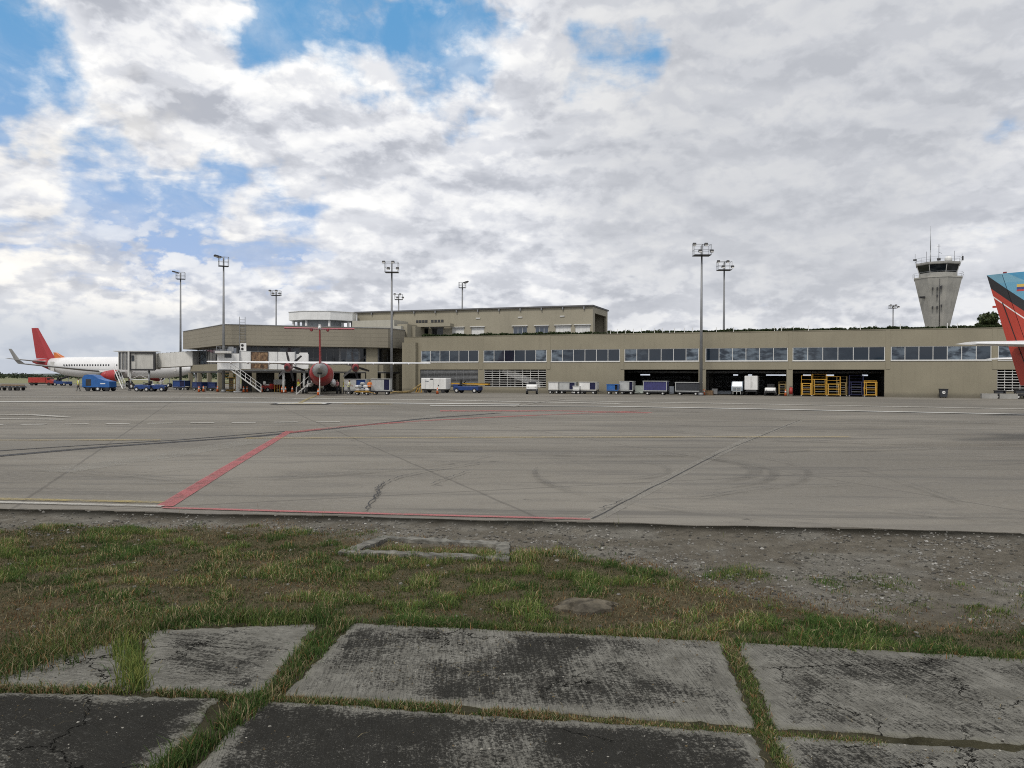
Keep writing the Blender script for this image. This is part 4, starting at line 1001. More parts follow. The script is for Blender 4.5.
# ================================================================== AIRCRAFT
RJ = paint('aircraft_red', (.34, .028, .032), .38, 0, .05, .6, .12, spec=.5); WJ = paint('aircraft_white', (.74, .74, .735), .35, 0, .03, .5, .10); GJ = paint('aircraft_grey', (.30, .30, .295), .45, 0, .1, 1, .2); DKR = paint('dark_red_cowl', (.22, .03, .035), .4, 0, .1, 1, .15)
ORJ = paint('orange_fairing', (.55, .16, .04), .4, 0, .05, 1, .1); INTK = paint('intake_black', (.012, .012, .013), .7, 0, .2, 3, 0); BMET = paint('bare_metal_lip', (.5, .5, .5), .3, .8, .05, 2, .1)
def circ(x, zc, ry, rz, n=24, y0=0): return [(x, y0+ry*math.cos(2*math.pi*k/n), zc+rz*math.sin(2*math.pi*k/n)) for k in range(n)]
def foil(le, chord, th, fwd=(1, 0, 0), upv=(0, 0, 1)):
    """wing section ring: leading edge point, chord running aft"""
    f_, u_ = Vector(fwd), Vector(upv); le = Vector(le)
    prof = [(0, 0), (.03, .35), (.12, .75), (.3, 1), (.55, .8), (.8, .35), (1, .04), (.8, -.15), (.55, -.35), (.3, -.45), (.12, -.38), (.03, -.2)]
    return [le-f_*(chord*c)+u_*(th*t*.62) for c, t in prof]
def wheel(mb, c, r, w, axis=(0, 1, 0)):
    a = Vector(axis)*w/2; c = Vector(c); mb.cyl(c-a, c+a, r, n=14, mi=0); a2 = a*1.04; mb.cyl(c-a2, c+a2, r*.5, n=10, mi=1)
# ---- white turboprop seen from its tail
yaw = math.atan2(.976, -.216)
TP = thing('turboprop_airliner', 'high winged T-tail turboprop seen from behind with red tail, parked nose-in at the pier', 'airplane', (X(322, 98), 98, 0), yaw)
mb = MB()
secs = [(12, 2.0, .12, .12), (11.7, 2.05, .45, .42), (11, 2.15, .85, .82), (10, 2.27, 1.2, 1.15), (8.6, 2.36, 1.42, 1.36), (-3.4, 2.36, 1.43, 1.38)]
mb.loft([circ(x, z, a, c) for x, z, a, c in secs]); mb.build('fuselage', WJ, TP)
mb = MB(); mb.loft([circ(x, z, a, c) for x, z, a, c in [(-3.42, 2.36, 1.43, 1.38), (-6, 2.42, 1.40, 1.34), (-8.5, 2.6, 1.2, 1.14), (-11, 2.82, .86, .84)]]); mb.build('rear_fuselage', RJ, TP)
mb = MB(); mb.loft([circ(x, z, a, c) for x, z, a, c in [(-11.02, 2.82, .85, .83), (-12.6, 2.98, .58, .6), (-14, 3.12, .26, .36), (-14.6, 3.18, .06, .15)]]); mb.box((-12.7, 0, 2.44), (.9, .5, .14), mi=1); mb.build('tail_cone', [GJ, INTK], TP)
mb = MB(); mb.loft([[(x, y, z) for x, y, z in ((xl, 0, z), (xl-(xl-xt)*.3, .11*k, z), (xt+.1, .05*k, z), (xt, 0, z), (xt+.1, -.05*k, z), (xl-(xl-xt)*.3, -.11*k, z))] for xl, xt, z, k in ((-8.6, -13.6, 3.3, 1.2), (-10.2, -13.9, 4.6, 1.1), (-12.0, -14.6, 7.2, .9))], sm=False); mb.build('tail_fin', RJ, TP)
mb = MB(); mb.loft([[(xl, 0, z), (xl-.5, .14, z), (xt, .1, z), (xt, -.1, z), (xl-.5, -.14, z)] for xl, xt, z in ((-12.0, -14.7, 7.21), (-12.2, -14.8, 7.66))], sm=False); mb.ball((-14.2, 0, 7.3), (.9, .17, .2)); mb.build('fin_cap', WJ, TP)
for sg in (1, -1):
    mb = MB(); mb.loft([foil((-12.3-.9*abs(y)/3.65, sg*y, 7.25), 1.75-.65*y/3.65, .24) for y in (.12, 1.8, 3.65)], sm=False); mb.build('tailplane', RJ, TP)
    mb = MB(); mb.cyl((-13.6, sg*.85, 7.1), (-14.5, sg*.85, 7.05), .17, .1, 8); mb.build('tailplane_fairing', DKR, TP)
    mb = MB(); mb.loft([foil((1.25-.02*y-(.5*(y-5)/8.5 if y > 5 else 0), sg*y, 3.70+.010*y), 2.6 if y <= 5 else 2.6-1.1*(y-5)/8.5, .48-.26*y/13.5) for y in (0, 1.4, 5, 9, 13.4)], sm=False); mb.build('wing', WJ, TP)
    for yy in (3.2, 6.2, 8.7, 10.6):
        mb = MB(); mb.loft([circ(x, 3.66+.008*yy, r_*.6, r_, 8, sg*yy) for x, r_ in ((.2, .05), (-.8, .17), (-1.6, .12), (-2.1, .03))]); mb.build('flap_fairing', WJ, TP)
    mb = MB(); mb.loft([circ(x, z, r_*.85, r_, 14, sg*4.05) for x, z, r_ in ((3.3, 3.45, .28), (3.0, 3.43, .42), (2, 3.35, .56), (-.6, 3.25, .56), (-2.0, 3.3, .42), (-2.6, 3.35, .28))]); mb.cyl((-2.55, sg*4.05, 3.2), (-2.95, sg*4.05, 3.15), .22, n=10, mi=1); nc = mb.build('engine_nacelle', [DKR, INTK], TP)
    mb = MB(); mb.loft([circ(x, 3.45, r_, r_, 10, sg*4.05) for x, r_ in ((3.32, .28), (3.7, .2), (3.95, .03))])
    for k in range(6):
        a = k*math.pi/3+.3; d_ = Vector((0, math.cos(a), math.sin(a))); c0 = Vector((3.5, sg*4.05, 3.45)); s_ = Vector((.06, -math.sin(a)*.15, math.cos(a)*.15)); mb.plate([c0+d_*.2-s_*.5, c0+d_*1.0-s_, c0+d_*1.95-s_*.7, c0+d_*1.95+s_*.7, c0+d_*1.0+s_, c0+d_*.2+s_*.5], (.04, 0, 0))
    mb.build('propeller', DARK, nc)
    mb = MB(); mb.loft([circ(x, 1.35, r_*.75, r_, 12, sg*1.35) for x, r_ in ((2, .08), (1.2, .5), (-1.2, .52), (-3, .1))]); mb.build('gear_fairing', WJ, TP)
    for x_ in (-.02,):
        mb = MB(); wheel(mb, (-.2, sg*1.85, .42), .42, .28); wheel(mb, (-.2, sg*2.25, .42), .42, .28); mb.cyl((-.2, sg*2.05, .45), (-.2, sg*1.5, 1.2), .1, n=8, mi=1); mb.build('main_wheel', [RUBBER, HUB], TP)
mb = MB(); wheel(mb, (9.6, .2, .28), .28, .18); wheel(mb, (9.6, -.2, .28), .28, .18); mb.cyl((9.6, 0, .3), (9.4, 0, 1.4), .08, n=8, mi=1); mb.build('nose_wheel', [RUBBER, HUB], TP)
mb = MB(); d0, d1 = Vector((-6.9, 1.3, 1.35)), Vector((-6.9, 2.75, .06))
for xx in (-.36, .36): mb.bar(d0+Vector((xx, 0, 0)), d1+Vector((xx, 0, 0)), .12)
for i in range(5):
    p = d0.lerp(d1, (i+.5)/5); mb.box(p+Vector((0, 0, .02)), (.68, .26, .05))
for xx in (-.36, .36):
    mb.bar(d0+Vector((xx, 0, .85)), d1+Vector((xx, 0, .8)), .05); mb.bar(d1+Vector((xx, 0, 0)), d1+Vector((xx, 0, .8)), .05)
mb.build('airstair', OFFW, TP)
mb = MB(); mb.box((-6.9, 1.27, 2.2), (.75, .28, 1.65)); mb.build('door_opening', INTK, TP)
st = thing('tail_stand', 'thin white tail prop pole under the grey tail cone of the turboprop', 'tail stand', TP.matrix_basis @ Vector((0, 0, 0)))
tpm = Matrix.Translation(TP.location) @ Matrix.Rotation(yaw, 4, 'Z'); st.location = tpm @ Vector((-12.6, 0, 0))
mb = MB(); mb.cyl((0, 0, .05), (0, 0, 2.36), .045, n=8); mb.build('prop_pole', WHITE, st); mb = MB(); mb.bar((-.4, 0, .04), (.4, 0, .04), .07); mb.bar((0, -.4, .05), (0, .4, .05), .07); mb.build('stand_foot', STEEL, st)
# ---- white jet with red tail, nose to the right
jf = Vector((.962, -.272, 0)).normalized(); jyaw = math.atan2(jf.y, jf.x)
JT = thing('jet_airliner', 'white twin engine jet with red tail and upturned wingtip at the far left jet bridge', 'airplane', (-76.2, 152, 0), jyaw)
mb = MB(); rf_ = 1.98
mb.loft([circ(x, z, a, c, 28) for x, z, a, c in [(17, 3.35, .1, .1), (16.7, 3.38, .5, .5), (16, 3.45, .95, .95), (14.8, 3.58, 1.4, 1.42), (13.2, 3.7, 1.78, 1.8), (11.4, 3.75, rf_, 2.05), (-8, 3.75, rf_, 2.05), (-12, 3.95, 1.75, 1.8), (-15.5, 4.3, 1.2, 1.25)]]); mb.build('fuselage', WJ, JT)
mb = MB(); mb.loft([circ(x, z, a, c, 28) for x, z, a, c in [(-15.52, 4.3, 1.2, 1.25), (-18.3, 4.72, .65, .7), (-20.3, 4.95, .22, .28)]]); mb.build('rear_fuselage', RJ, JT)
def finring(xl, xt, z, th): return [(xl, 0, z), (xl-(xl-xt)*.3, th, z), (xt+.05, .04, z), (xt+.05, -.04, z), (xl-(xl-xt)*.3, -th, z)]
mb = MB(); mb.loft([finring(-14.6, -19.5, 5.5, .28), finring(-15.4, -19.7, 6.4, .26), finring(-19.0, -20.7, 11.6, .14)], sm=False); mb.build('tail_fin', RJ, JT)
mb = MB(); mb.loft([finring(-11.8, -14.9, 5.5, .1), finring(-14.4, -15.3, 6.7, .12)], sm=False); mb.build('dorsal_fillet', ORJ, JT)
for i in range(34):
    x_ = 9.8-i*.62
    if i in (14, 15): continue
    mb = MB() if i == 0 else None
    if mb: mb.box((0, 0, 0), (.25, .03, .34)); cw = mb.build('cabin_window', DGLASS, JT); cw.location = (x_, -1.975, 4.15)
    else: c_ = cw.copy(); COL.objects.link(c_); c_.parent = JT; c_.location = (x_, -1.975, 4.15)
for x_ in (14.2, -14.0):
    mb = MB(); mb.box((x_, -1.42 if x_ > 0 else -1.46, 3.95), (.85, .1, 1.8)); mb.build('cabin_door', OFFW, JT)
for sg in (1, -1):
    mb = MB(); ws_ = [(0, 4.2, 2.75, 6.2, .75), (2, 3.4, 2.8, 5.6, .7), (6.2, .9, 3.1, 3.9, .48), (16.2, -4.6, 4.15, 1.6, .2)]
    mb.loft([foil((x, sg*y, z), c, t_) for y, x, z, c, t_ in ws_], sm=False); mb.build('wing', GJ, JT)
    mb = MB(); mb.loft([foil((-4.65, sg*16.22, 4.17), 1.58, .16, upv=(0, sg*.3, 1)), foil((-5.3, sg*16.6, 4.8), 1.25, .14, upv=(0, 1*sg, .3)), foil((-6.6, sg*17.1, 6.75), .7, .09, upv=(0, sg, .2))], sm=False); mb.build('sharklet', GJ, JT)
    mb = MB(); R_ = lambda x, r_, z=2.15: circ(x, z, r_, r_, 22, sg*5.75)
    mb.loft([R_(3.6, .98), R_(4.4, 1.12), R_(5.2, 1.1), R_(5.6, 1.0)], caps=False); mb.loft([R_(3.6, .98), R_(2.6, .8), R_(2.0, .55)], mi=0); mb.loft([R_(5.6, 1.0), R_(5.66, .93), R_(5.5, .86)], mi=2, caps=False); mb.loft([R_(5.5, .86), R_(5.0, .84), R_(4.6, .82)], mi=1)
    mb.loft([R_(4.62, .3), R_(5.0, .2), R_(5.25, .02)], mi=3); ec = mb.build('engine', [RJ, INTK, BMET, GJ], JT)
    mb = MB(); mb.plate([(4.6, sg*5.75, 3.1), (1.2, sg*5.75, 3.2), (1.6, sg*5.75, 2.75), (3.4, sg*5.75, 2.95)], (0, .25, 0)); mb.build('engine_pylon', WJ, JT)
    mb = MB(); mb.loft([foil((-15.4-.62*y, sg*y, 4.75+.1*y), 3.2-1.9*y/6.1, .28-.16*y/6.1) for y in (.4, 6.1)], sm=False); mb.build('tailplane', GJ, JT)
    mb = MB(); wheel(mb, (-.6, sg*3.55, .58), .58, .38); wheel(mb, (-.6, sg*4.1, .58), .58, .38); mb.cyl((-.6, sg*3.8, .6), (-.4, sg*3.6, 2.7), .13, n=8, mi=1); mb.build('main_wheel', [RUBBER, HUB], JT)
mb = MB(); wheel(mb, (12, .25, .38), .38, .2); wheel(mb, (12, -.25, .38), .38, .2); mb.cyl((12, 0, .4), (12, 0, 2), .09, n=8, mi=1); mb.build('nose_wheel', [RUBBER, HUB], JT)
# ---- two small cruciform-tail turboprops on the right, only their tails in view
m, t, b = newmat('tail_livery'); v = coords(t)
q = t.new('ShaderNodeSeparateXYZ'); t.put(q.inputs[0], v)
vv = t.math('ADD', t.math('SUBTRACT', q.outputs[2], 5.74), t.math('MULTIPLY', t.math('ADD', q.outputs[0], 9.2), .80))
band = lambda a, c, s_=vv: t.math('MULTIPLY', t.math('GREATER_THAN', s_, a), t.math('LESS_THAN', s_, c))
blue = t.mix(t.math('GREATER_THAN', t.math('ADD', t.math('MULTIPLY', q.outputs[0], .55), q.outputs[2]), 1.05), (.17, .36, .47), (.07, .28, .46))
vz = t.math('MULTIPLY', t.math('LESS_THAN', q.outputs[2], 5.42), 1.0)
blue = t.mix(vz, blue, (.13, .33, .46))
c_ = t.mix(t.math('GREATER_THAN', vv, 0), (.40, .045, .026), blue)
c_ = t.mix(band(-.36, 0), c_, (.018, .018, .02)); c_ = t.mix(band(-.62, -.575), c_, (.75, .74, .72))
xx = t.math('ADD', q.outputs[0], 9.2)
rect = lambda x0, x1, z0, z1: t.math('MULTIPLY', band(x0, x1, xx), band(z0, z1, q.outputs[2]))
c_ = t.mix(rect(.98, 1.34, 5.235, 5.33), c_, (.62, .42, .10)); c_ = t.mix(rect(.98, 1.34, 5.15, 5.235), c_, (.05, .06, .22)); c_ = t.mix(rect(.98, 1.34, 5.09, 5.15), c_, (.45, .06, .05))
gr = t.noise(v, 2.2, 5, .65); c_ = t.mix(t.math('MULTIPLY', t.step(gr, .5, .75), .22), c_, (.06, .03, .03))
t.put(b.inputs['Base Color'], c_); b.inputs['Roughness'].default_value = .42; LIV = m
def small_prop(name, label, loc, rz):
    o = thing(name, label, 'airplane', loc, rz)
    mb = MB(); mb.loft([circ(x, z, a, c, 20) for x, z, a, c in [(9.9, 1.75, .08, .08), (9.4, 1.8, .4, .4), (8.4, 1.9, .75, .75), (7, 2.0, .99, .99), (-2.5, 2.0, .99, .99), (-5.5, 2.25, .6, .62), (-7.3, 2.5, .1, .25)]]); mb.build('fuselage', WJ, o)
    # fin: fixed part, then the rudder behind a hinge gap
    te = lambda z: -9.2+1.1*(5.74-z)/3.84; hg = lambda z: te(z)+.50+.12*(5.74-z)/3.84*1.0; le = lambda z: -7.85+2.3*(5.74-z)/2.8
    def ring(f0, f1, z, t0, t1): return [(f0(z), t0, z), (f0(z), -t0, z), (f1(z), -t1, z), (f1(z), t1, z)]
    mb = MB(); mb.loft([ring(lambda z: hg(z)+.025, le, z, .09, .03) for z in (2.7, 5.74)], sm=False); mb.loft([ring(lambda z: hg(z)+.025, lambda z: -7.2, z, .10, .09) for z in (1.75, 2.69)], sm=False); mb.build('tail_fin', LIV, o)
    mb = MB(); mb.loft([ring(te, hg, z, .02, .085) for z in (1.9, 5.74)], sm=False); mb.box((te(4.7)-.02, 0, 4.62), (.16, .05, .07)); mb.box((te(2.9)+.25, -.08, 3.0), (.10, .06, .06)); rd = mb.build('rudder', LIV, o)
    tb = lambda z: te(z)+.20+.05*(5.74-z)
    mb = MB(); mb.loft([[(tb(z)-.014, y, z), (tb(z)+.014, y, z), (tb(z)+.014, y2, z), (tb(z)-.014, y2, z)] for z, y, y2 in ((2.0, -.066, -.045), (4.75, -.066, -.045))], sm=False); mb.build('trim_tab_gap', INTK, rd)
    mb = MB(); mb.box((-8.62, 0, 5.77), (.1, .06, .06)); mb.build('beacon', DKR, o)
    for sg in (1, -1):
        mb = MB(); mb.loft([foil((-6.5-.42*y, sg*y, 3.22+.0*y), 1.75-1.05*y/3.4, .30-.2*y/3.4) for y in (.1, 1.7, 3.4)], sm=False); mb.build('tailplane', WJ, o)
        mb = MB(); mb.loft([foil((2.6-.08*y, sg*y, 1.35+.12*y), 2.3-1.2*y/9.2, .4-.25*y/9.2) for y in (0, 9.2)], sm=False); mb.build('wing', WJ, o)
        mb = MB(); mb.loft([circ(x, 1.75, r_, r_, 14, sg*2.6) for x, r_ in ((4.9, .25), (4.3, .42), (2, .5), (-.8, .2))]); nc = mb.build('engine_nacelle', WJ, o)
        mb = MB()
        for k in range(5):
            a = k*math.pi*.4; d_ = Vector((0, math.cos(a), math.sin(a))); c0 = Vector((4.95, sg*2.6, 1.75)); s_ = Vector((.05, -math.sin(a)*.11, math.cos(a)*.11)); mb.plate([c0+d_*.05-s_, c0+d_*1.35-s_*.8, c0+d_*1.35+s_*.8, c0+d_*.05+s_], (.03, 0, 0))
        mb.build('propeller', DARK, nc)
        mb = MB(); wheel(mb, (.6, sg*2.6, .36), .36, .25); mb.cyl((.6, sg*2.6, .4), (.6, sg*2.6, 1.6), .07, n=8, mi=1); mb.build('main_wheel', [RUBBER, HUB], o)
    mb = MB(); wheel(mb, (7.4, .0, .28), .28, .3); mb.cyl((7.4, 0, .3), (7.4, 0, 1.3), .06, n=8, mi=1); mb.build('nose_wheel', [RUBBER, HUB], o)
    return o
ang = R(-55); ff = Vector((math.cos(ang), math.sin(ang), 0))
# the trailing tip of the fin stands at column 986, 27.6 m out
tip = Vector((X(986, 27.6), 27.6, 0)); S1_ = small_prop('commuter_turboprop', 'red, black and light blue airliner tail with a flag at the right edge', tip+ff*9.2, ang)
tip2 = Vector((X(1002, 46), 46, 0)); S2_ = small_prop('commuter_turboprop', 'second airliner behind the red and blue tail, only its white tailplane tip showing', tip2+ff*9.2, ang)
# ================================================================== JET BRIDGES
PANEL = paint('bridge_panel', (.62, .61, .57), .6, 0, .06, 1.2, .3); PANELD = paint('bridge_panel_dull', (.52, .51, .47), .6, 0, .07, 1.2, .35)
def tunnel(mb, a, b2, w, h, mi=0):
    """rectangular tunnel between the floor centres a and b2"""
    a, b2 = Vector(a), Vector(b2); d = (b2-a); dh = Vector((d.x, d.y, 0)).normalized(); n = Vector((-dh.y, dh.x, 0))*w/2
    mb.loft([[p-n, p+n, p+n+Vector((0, 0, h)), p-n+Vector((0, 0, h))] for p in (a, b2)], mi, False)
JB = thing('jet_bridge', 'grey jet bridge with black framed cab docked to the white jet on the left', 'jet bridge', (X(139, 127), 127, 0))
def jl(px, D, z): return Vector((X(px, D), D, z))-JB.location
mb = MB(); tunnel(mb, jl(150, 129, 3.35), jl(199, 123, 3.75), 2.4, 2.25)
d_ = (jl(199, 123, 0)-jl(150, 129, 0)); 
mb.build('tunnel', PANEL, JB)
mb = MB()
for k in np.linspace(.08, .98, 12):
    p = jl(150, 129, 3.35).lerp(jl(199, 123, 3.75), k); mb.box(p+Vector((0, 0, 2.27)), (.08, 2.5, .06), -.6)
mb.build('tunnel_rib', STEEL, JB)
mb = MB(); mb.box(jl(145.5, 126, 4.45), (3.7, 3.0, 2.55), .12); mb.build('cab', PANELD, JB)
mb = MB(); c = jl(145.5, 126, 4.45)
Q = lambda dx, dy, dz: c+Matrix.Rotation(.12, 3, 'Z') @ Vector((dx, dy, dz))
for dx in (-1.87, 1.87): mb.bar(Q(dx, -1.54, -1.4), Q(dx, -1.56, 1.4), .42)
for dz in (-1.36, 1.36): mb.bar(Q(-1.9, -1.54, dz), Q(1.9, -1.56, dz), .40)
mb.bar(Q(-.95, -1.53, -1.3), Q(-.95, -1.53, 1.3), .08); mb.build('cab_frame', DARK, JB)
mb = MB(); mb.box(Q(-1.4, -1.52, .45), (.42, .06, .9), .12); mb.build('cab_window', DGLASS, JB)
mb = MB()
for i in range(7):
    mb.box(Q(-2.15-i*.24, .1, .03+.03*(i % 2)), (.13, 3.0-.1*(i % 2), 2.75), .12, mi=i % 2)
mb.box(Q(-2.0, -1.62, -.45), (.28, .2, 4.0), .12); mb.build('docking_bellows', [OFFW, GREYM], JB)
mb = MB(); mb.box(Q(-1.2, 0, 1.55), (6.2, 3.2, .12), .12); mb.build('cab_roof', OFFW, JB)
for dx, dy in ((-1.95, -1.0), (.95, -1.2)):
    mb = MB(); p = Q(dx, dy, 0); mb.cyl((p.x, p.y, 0.02), (p.x, p.y, 3.1), .15, n=10); mb.build('leg', WHITE if dx < 0 else STEEL, JB)
mb = MB(); a = Q(-1.95, -1.05, -2.9); e = Q(1.0, -1.2, -2.9); mb.bar(a, e, .2); mb.bar(a+Vector((0, 0, .7)), e+Vector((0, 0, .7)), .12); mb.bar(a+Vector((0, 0, 1.4)), e, .08); mb.bar(a, e+Vector((0, 0, 1.4)), .08); mb.build('wheel_frame', WHITE, JB)
for dx in (-1.7, .7):
    mb = MB(); p = Q(dx, -1.3, 0); wheel(mb, (p.x, p.y, .5), .5, .4); mb.build('drive_wheel', [RUBBER, HUB], JB)
mb = MB(); s0, s1 = jl(121.5, 125, 3.1), jl(118.5, 121, .1); s0 = jl(115.5, 125.5, 3.2); s1 = jl(124, 123.5, .1)
for k in (-.45, .45):
    for dz in (0, .9): mb.bar(s0+Vector((0, k, dz)), s1+Vector((0, k, dz)), .14 if dz == 0 else .06)
    for f_ in (0, .33, .66, 1): p = s0.lerp(s1, f_)+Vector((0, k, 0)); mb.bar(p, p+Vector((0, 0, .9)), .05)
for i in range(12): mb.box(s0.lerp(s1, (i+.5)/12), (.26, .86, .04))
mb.build('service_stair', WHITE, JB)
mb = MB(); mb.cyl(jl(198, 123, 0), jl(198, 123, 3.7), .5, n=12); mb.build('pedestal', CONC, JB)
# the nearer one in front of the pier
JN = thing('jet_bridge', 'white jet bridge with picture panel and outside stair in front of the pier facade', 'jet bridge', (X(262, 101.5), 101.5, 0))
fd = (Vector((*PC, 0))-Vector((*PB, 0))).normalized(); fn = Vector((-fd.y, fd.x, 0)); FZ = math.atan2(fd.y, fd.x); base = Vector((*PB, 0)); foff = -2.6
def fl(px, off=foff):  # point along the pier front for a pixel column
    o = base+fn*off; k = (px-512)/F; s_ = (k*o.y-o.x)/(fd.x-k*fd.y); return o+fd*s_
def fbox(mb, px0, px1, z0, z1, off=foff, w=2.2, mi=0):
    a, c = fl(px0, off), fl(px1, off); p = (a+c)/2-JN.location; mb.box((p.x, p.y, (z0+z1)/2), ((c-a).length, w, z1-z0), FZ, mi=mi)
mb = MB(); fbox(mb, 239.5, 295, 3.05, 5.35); mb.build('tunnel', WHITE, JN)
mb = MB(); fbox(mb, 295.2, 308, 3.25, 5.1, w=2.0); fbox(mb, 299.5, 307, 3.15, 5.3, w=2.35); mb.build('telescoping_section', WHITE, JN)
mb = MB(); fbox(mb, 217.5, 239.3, 2.95, 5.05, w=2.9); mb.build('cab', WHITE, JN)
mb = MB(); fbox(mb, 224.5, 231.5, 4.5, 5.0, off=foff-1.46, w=.08); mb.build('cab_window', DGLASS, JN)
mb = MB(); fbox(mb, 215.2, 231.5, 5.05, 5.34, off=foff-.6, w=3.6); mb.build('cab_canopy', OFFW, JN)
mb = MB()
for px in (216.5, 220, 229, 231.5): p = fl(px, foff-2.2)-JN.location; mb.bar((p.x, p.y, 5.34), (p.x, p.y, 5.9), .06)
a, c = fl(216.5, foff-2.2)-JN.location, fl(231.5, foff-2.2)-JN.location; mb.bar((a.x, a.y, 5.85), (c.x, c.y, 5.85), .06); fbox(mb, 228.5, 233.5, 5.36, 5.95, off=foff-.3, w=.9); mb.build('canopy_railing', STEEL, JN)
mb = MB(); fbox(mb, 240.2, 246.2, 5.42, 6.45, w=1.1); mb.build('air_conditioner', WHITE, JN)
for z in (5.68, 6.15):
    mb = MB(); p = fl(242.3, foff-.56)-JN.location; q_ = fn*-.03; mb.cyl((p.x, p.y, z), (p.x+q_.x, p.y+q_.y, z), .17, n=12); mb.build('fan_grille', INTK, JN)
mb = MB(); fbox(mb, 239.2, 240.0, 2.9, 5.5, w=2.5); fbox(mb, 294.2, 295.0, 2.95, 5.42, w=2.4); fbox(mb, 277, 277.5, 3.06, 5.36, w=2.26); fbox(mb, 218, 308, 2.82, 2.945, w=1.6); mb.build('tunnel_frame', STEEL, JN)
m, t, b = newmat('picture_panel'); v = coords(t, 'Generated'); nz = t.noise(t.mapping(v, (3.2, 1, 2.4)), 2.2, 5, .6, .8)
rp_ = t.new('ShaderNodeValToRGB'); t.put(rp_.inputs[0], nz); el = rp_.color_ramp.elements; el[0].position = .3; el[0].color = (.02, .015, .012, 1); el[1].position = .75; el[1].color = (.40, .27, .15, 1); e_ = el.new(.5); e_.color = (.16, .09, .045, 1)
t.put(b.inputs['Base Color'], rp_.outputs[0]); b.inputs['Roughness'].default_value = .4
mb = MB(); fbox(mb, 251.3, 267.8, 3.12, 5.28, off=foff-1.13, w=.05); mb.build('picture_panel', m, JN)
mb = MB()
for px in (251, 268): fbox(mb, px-.3, px+.3, 3.08, 5.33, off=foff-1.15, w=.09)
fbox(mb, 251.4, 267.6, 5.285, 5.34, off=foff-1.15, w=.09); mb.build('panel_border', DARK, JN)
for px, r_ in ((238, .28), (283.5, .16), (304, .16)):
    mb = MB(); p = fl(px, foff)-JN.location; mb.cyl((p.x, p.y, 0), (p.x, p.y, 2.9), r_, n=12); mb.cyl((p.x, p.y, 0), (p.x, p.y, .2), r_*2, n=12); mb.build('support_column', WHITE, JN)
mb = MB(); s0 = fl(230, foff-2.0)-JN.location+Vector((0, 0, 3.0)); s1 = fl(261, foff-2.0)-JN.location+Vector((0, 0, .1))
for k in (-.5, .5):
    o_ = fn*k
    for dz in (0, .5, .95): mb.bar(s0+o_+Vector((0, 0, dz)), s1+o_+Vector((0, 0, dz)), .18 if dz == 0 else .06)
    for f_ in np.linspace(0, 1, 7): p = s0.lerp(s1, f_)+o_; mb.bar(p, p+Vector((0, 0, .95)), .05)
for i in range(16): mb.box(s0.lerp(s1, (i+.5)/16), (.3, 1.0, .05), FZ)
mb.build('outside_stair', WHITE, JN)
mb = MB(); p = fl(226, foff-2.0)-JN.location; mb.box((p.x, p.y, 2.97), (1.6, 1.3, .1), FZ); mb.build('stair_landing', STEEL, JN)
# ================================================================== GROUND EQUIPMENT
ORG = paint('cone_orange', (.62, .13, .03), .6, 0, .1, 6, .3); YLW = paint('safety_yellow', (.52, .29, .03), .5, 0, .12, 3, .35); BLU = paint('equipment_blue', (.014, .045, .17), .45, 0, .12, 2, .2); BLB = paint('bright_blue', (.02, .11, .34), .42, 0, .1, 2, .2)
NAVY = paint('navy_curtain', (.018, .02, .07), .75, 0, .2, 3, .2); PURP = paint('blue_violet_curtain', (.04, .04, .14), .7, 0, .2, 3, .2); CHAR = paint('charcoal_curtain', (.035, .038, .045), .75, 0, .2, 3, .2); REDV = paint('equipment_red', (.38, .035, .025), .5, 0, .12, 2, .3)
LGR = paint('pale_grey_panel', (.42, .43, .42), .6, 0, .08, 2, .35); SLATE = paint('slate_panel', (.17, .19, .22), .6, 0, .1, 2, .3); WOOD = paint('pallet_wood', (.20, .13, .075), .85, 0, .25, 4, .3); TAN = paint('tan_hose', (.25, .18, .07), .7, 0, .2, 3, .3)
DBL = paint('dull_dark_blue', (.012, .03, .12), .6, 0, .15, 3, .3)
def on_wall(px, d): return WL(S(px, -d), -d)
def fp(px, D): return Vector((X(px, D), D, 0))
# ---- cones
def make_cone():
    o = thing('traffic_cone', 'x', 'traffic cone', (0, 0, 0), 0, 'orange traffic cones on the apron')
    mb = MB(); mb.cyl((0, 0, .045), (0, 0, .78), .17, .045, 14); mb.cyl((0, 0, .78), (0, 0, .80), .045, .03, 14); mb.build('cone_body', ORG, o)
    mb = MB(); mb.cyl((0, 0, .42), (0, 0, .58), .112, .088, 14); mb.build('reflective_collar', OFFW, o)
    mb = MB(); mb.box((0, 0, .022), (.46, .46, .044), bev=.015); mb.build('rubber_base', RUBBER, o); return o
CN = make_cone()
for px, D, lb in ((199, 103.5, 'leftmost orange cone under the far corner of the pier'), (203.5, 106, 'orange cone just right of the leftmost one below the pier corner'), (217.5, 106, 'single orange cone left of the yellow stand'), (243.6, 103, 'orange cone with dark base below the white bridge stair'),
                  (247, 105, 'orange cone half behind the bridge stair, beside the dark based one'), (261.7, 105, 'orange cone at the foot of the white bridge stair'), (282, 101, 'orange cone left of the white support column'), (285.5, 101.5, 'orange cone right of the white support column'), (292.3, 103, 'orange cone under the left engine of the turboprop'),
                  (318.2, 86.5, 'orange cone below the grey tail cone of the turboprop'), (437.4, 98, 'orange cone in front of the white ground power unit')):
    place(CN, fp(px, D), random.uniform(0, 1.5), lb)
place(CN, on_wall(704, 2.2), .2, 'orange cone at the pillar right of the dark curtained cart'); place(CN, on_wall(785.6, .9), .4, 'orange cone at the pillar left of the yellow access stands')
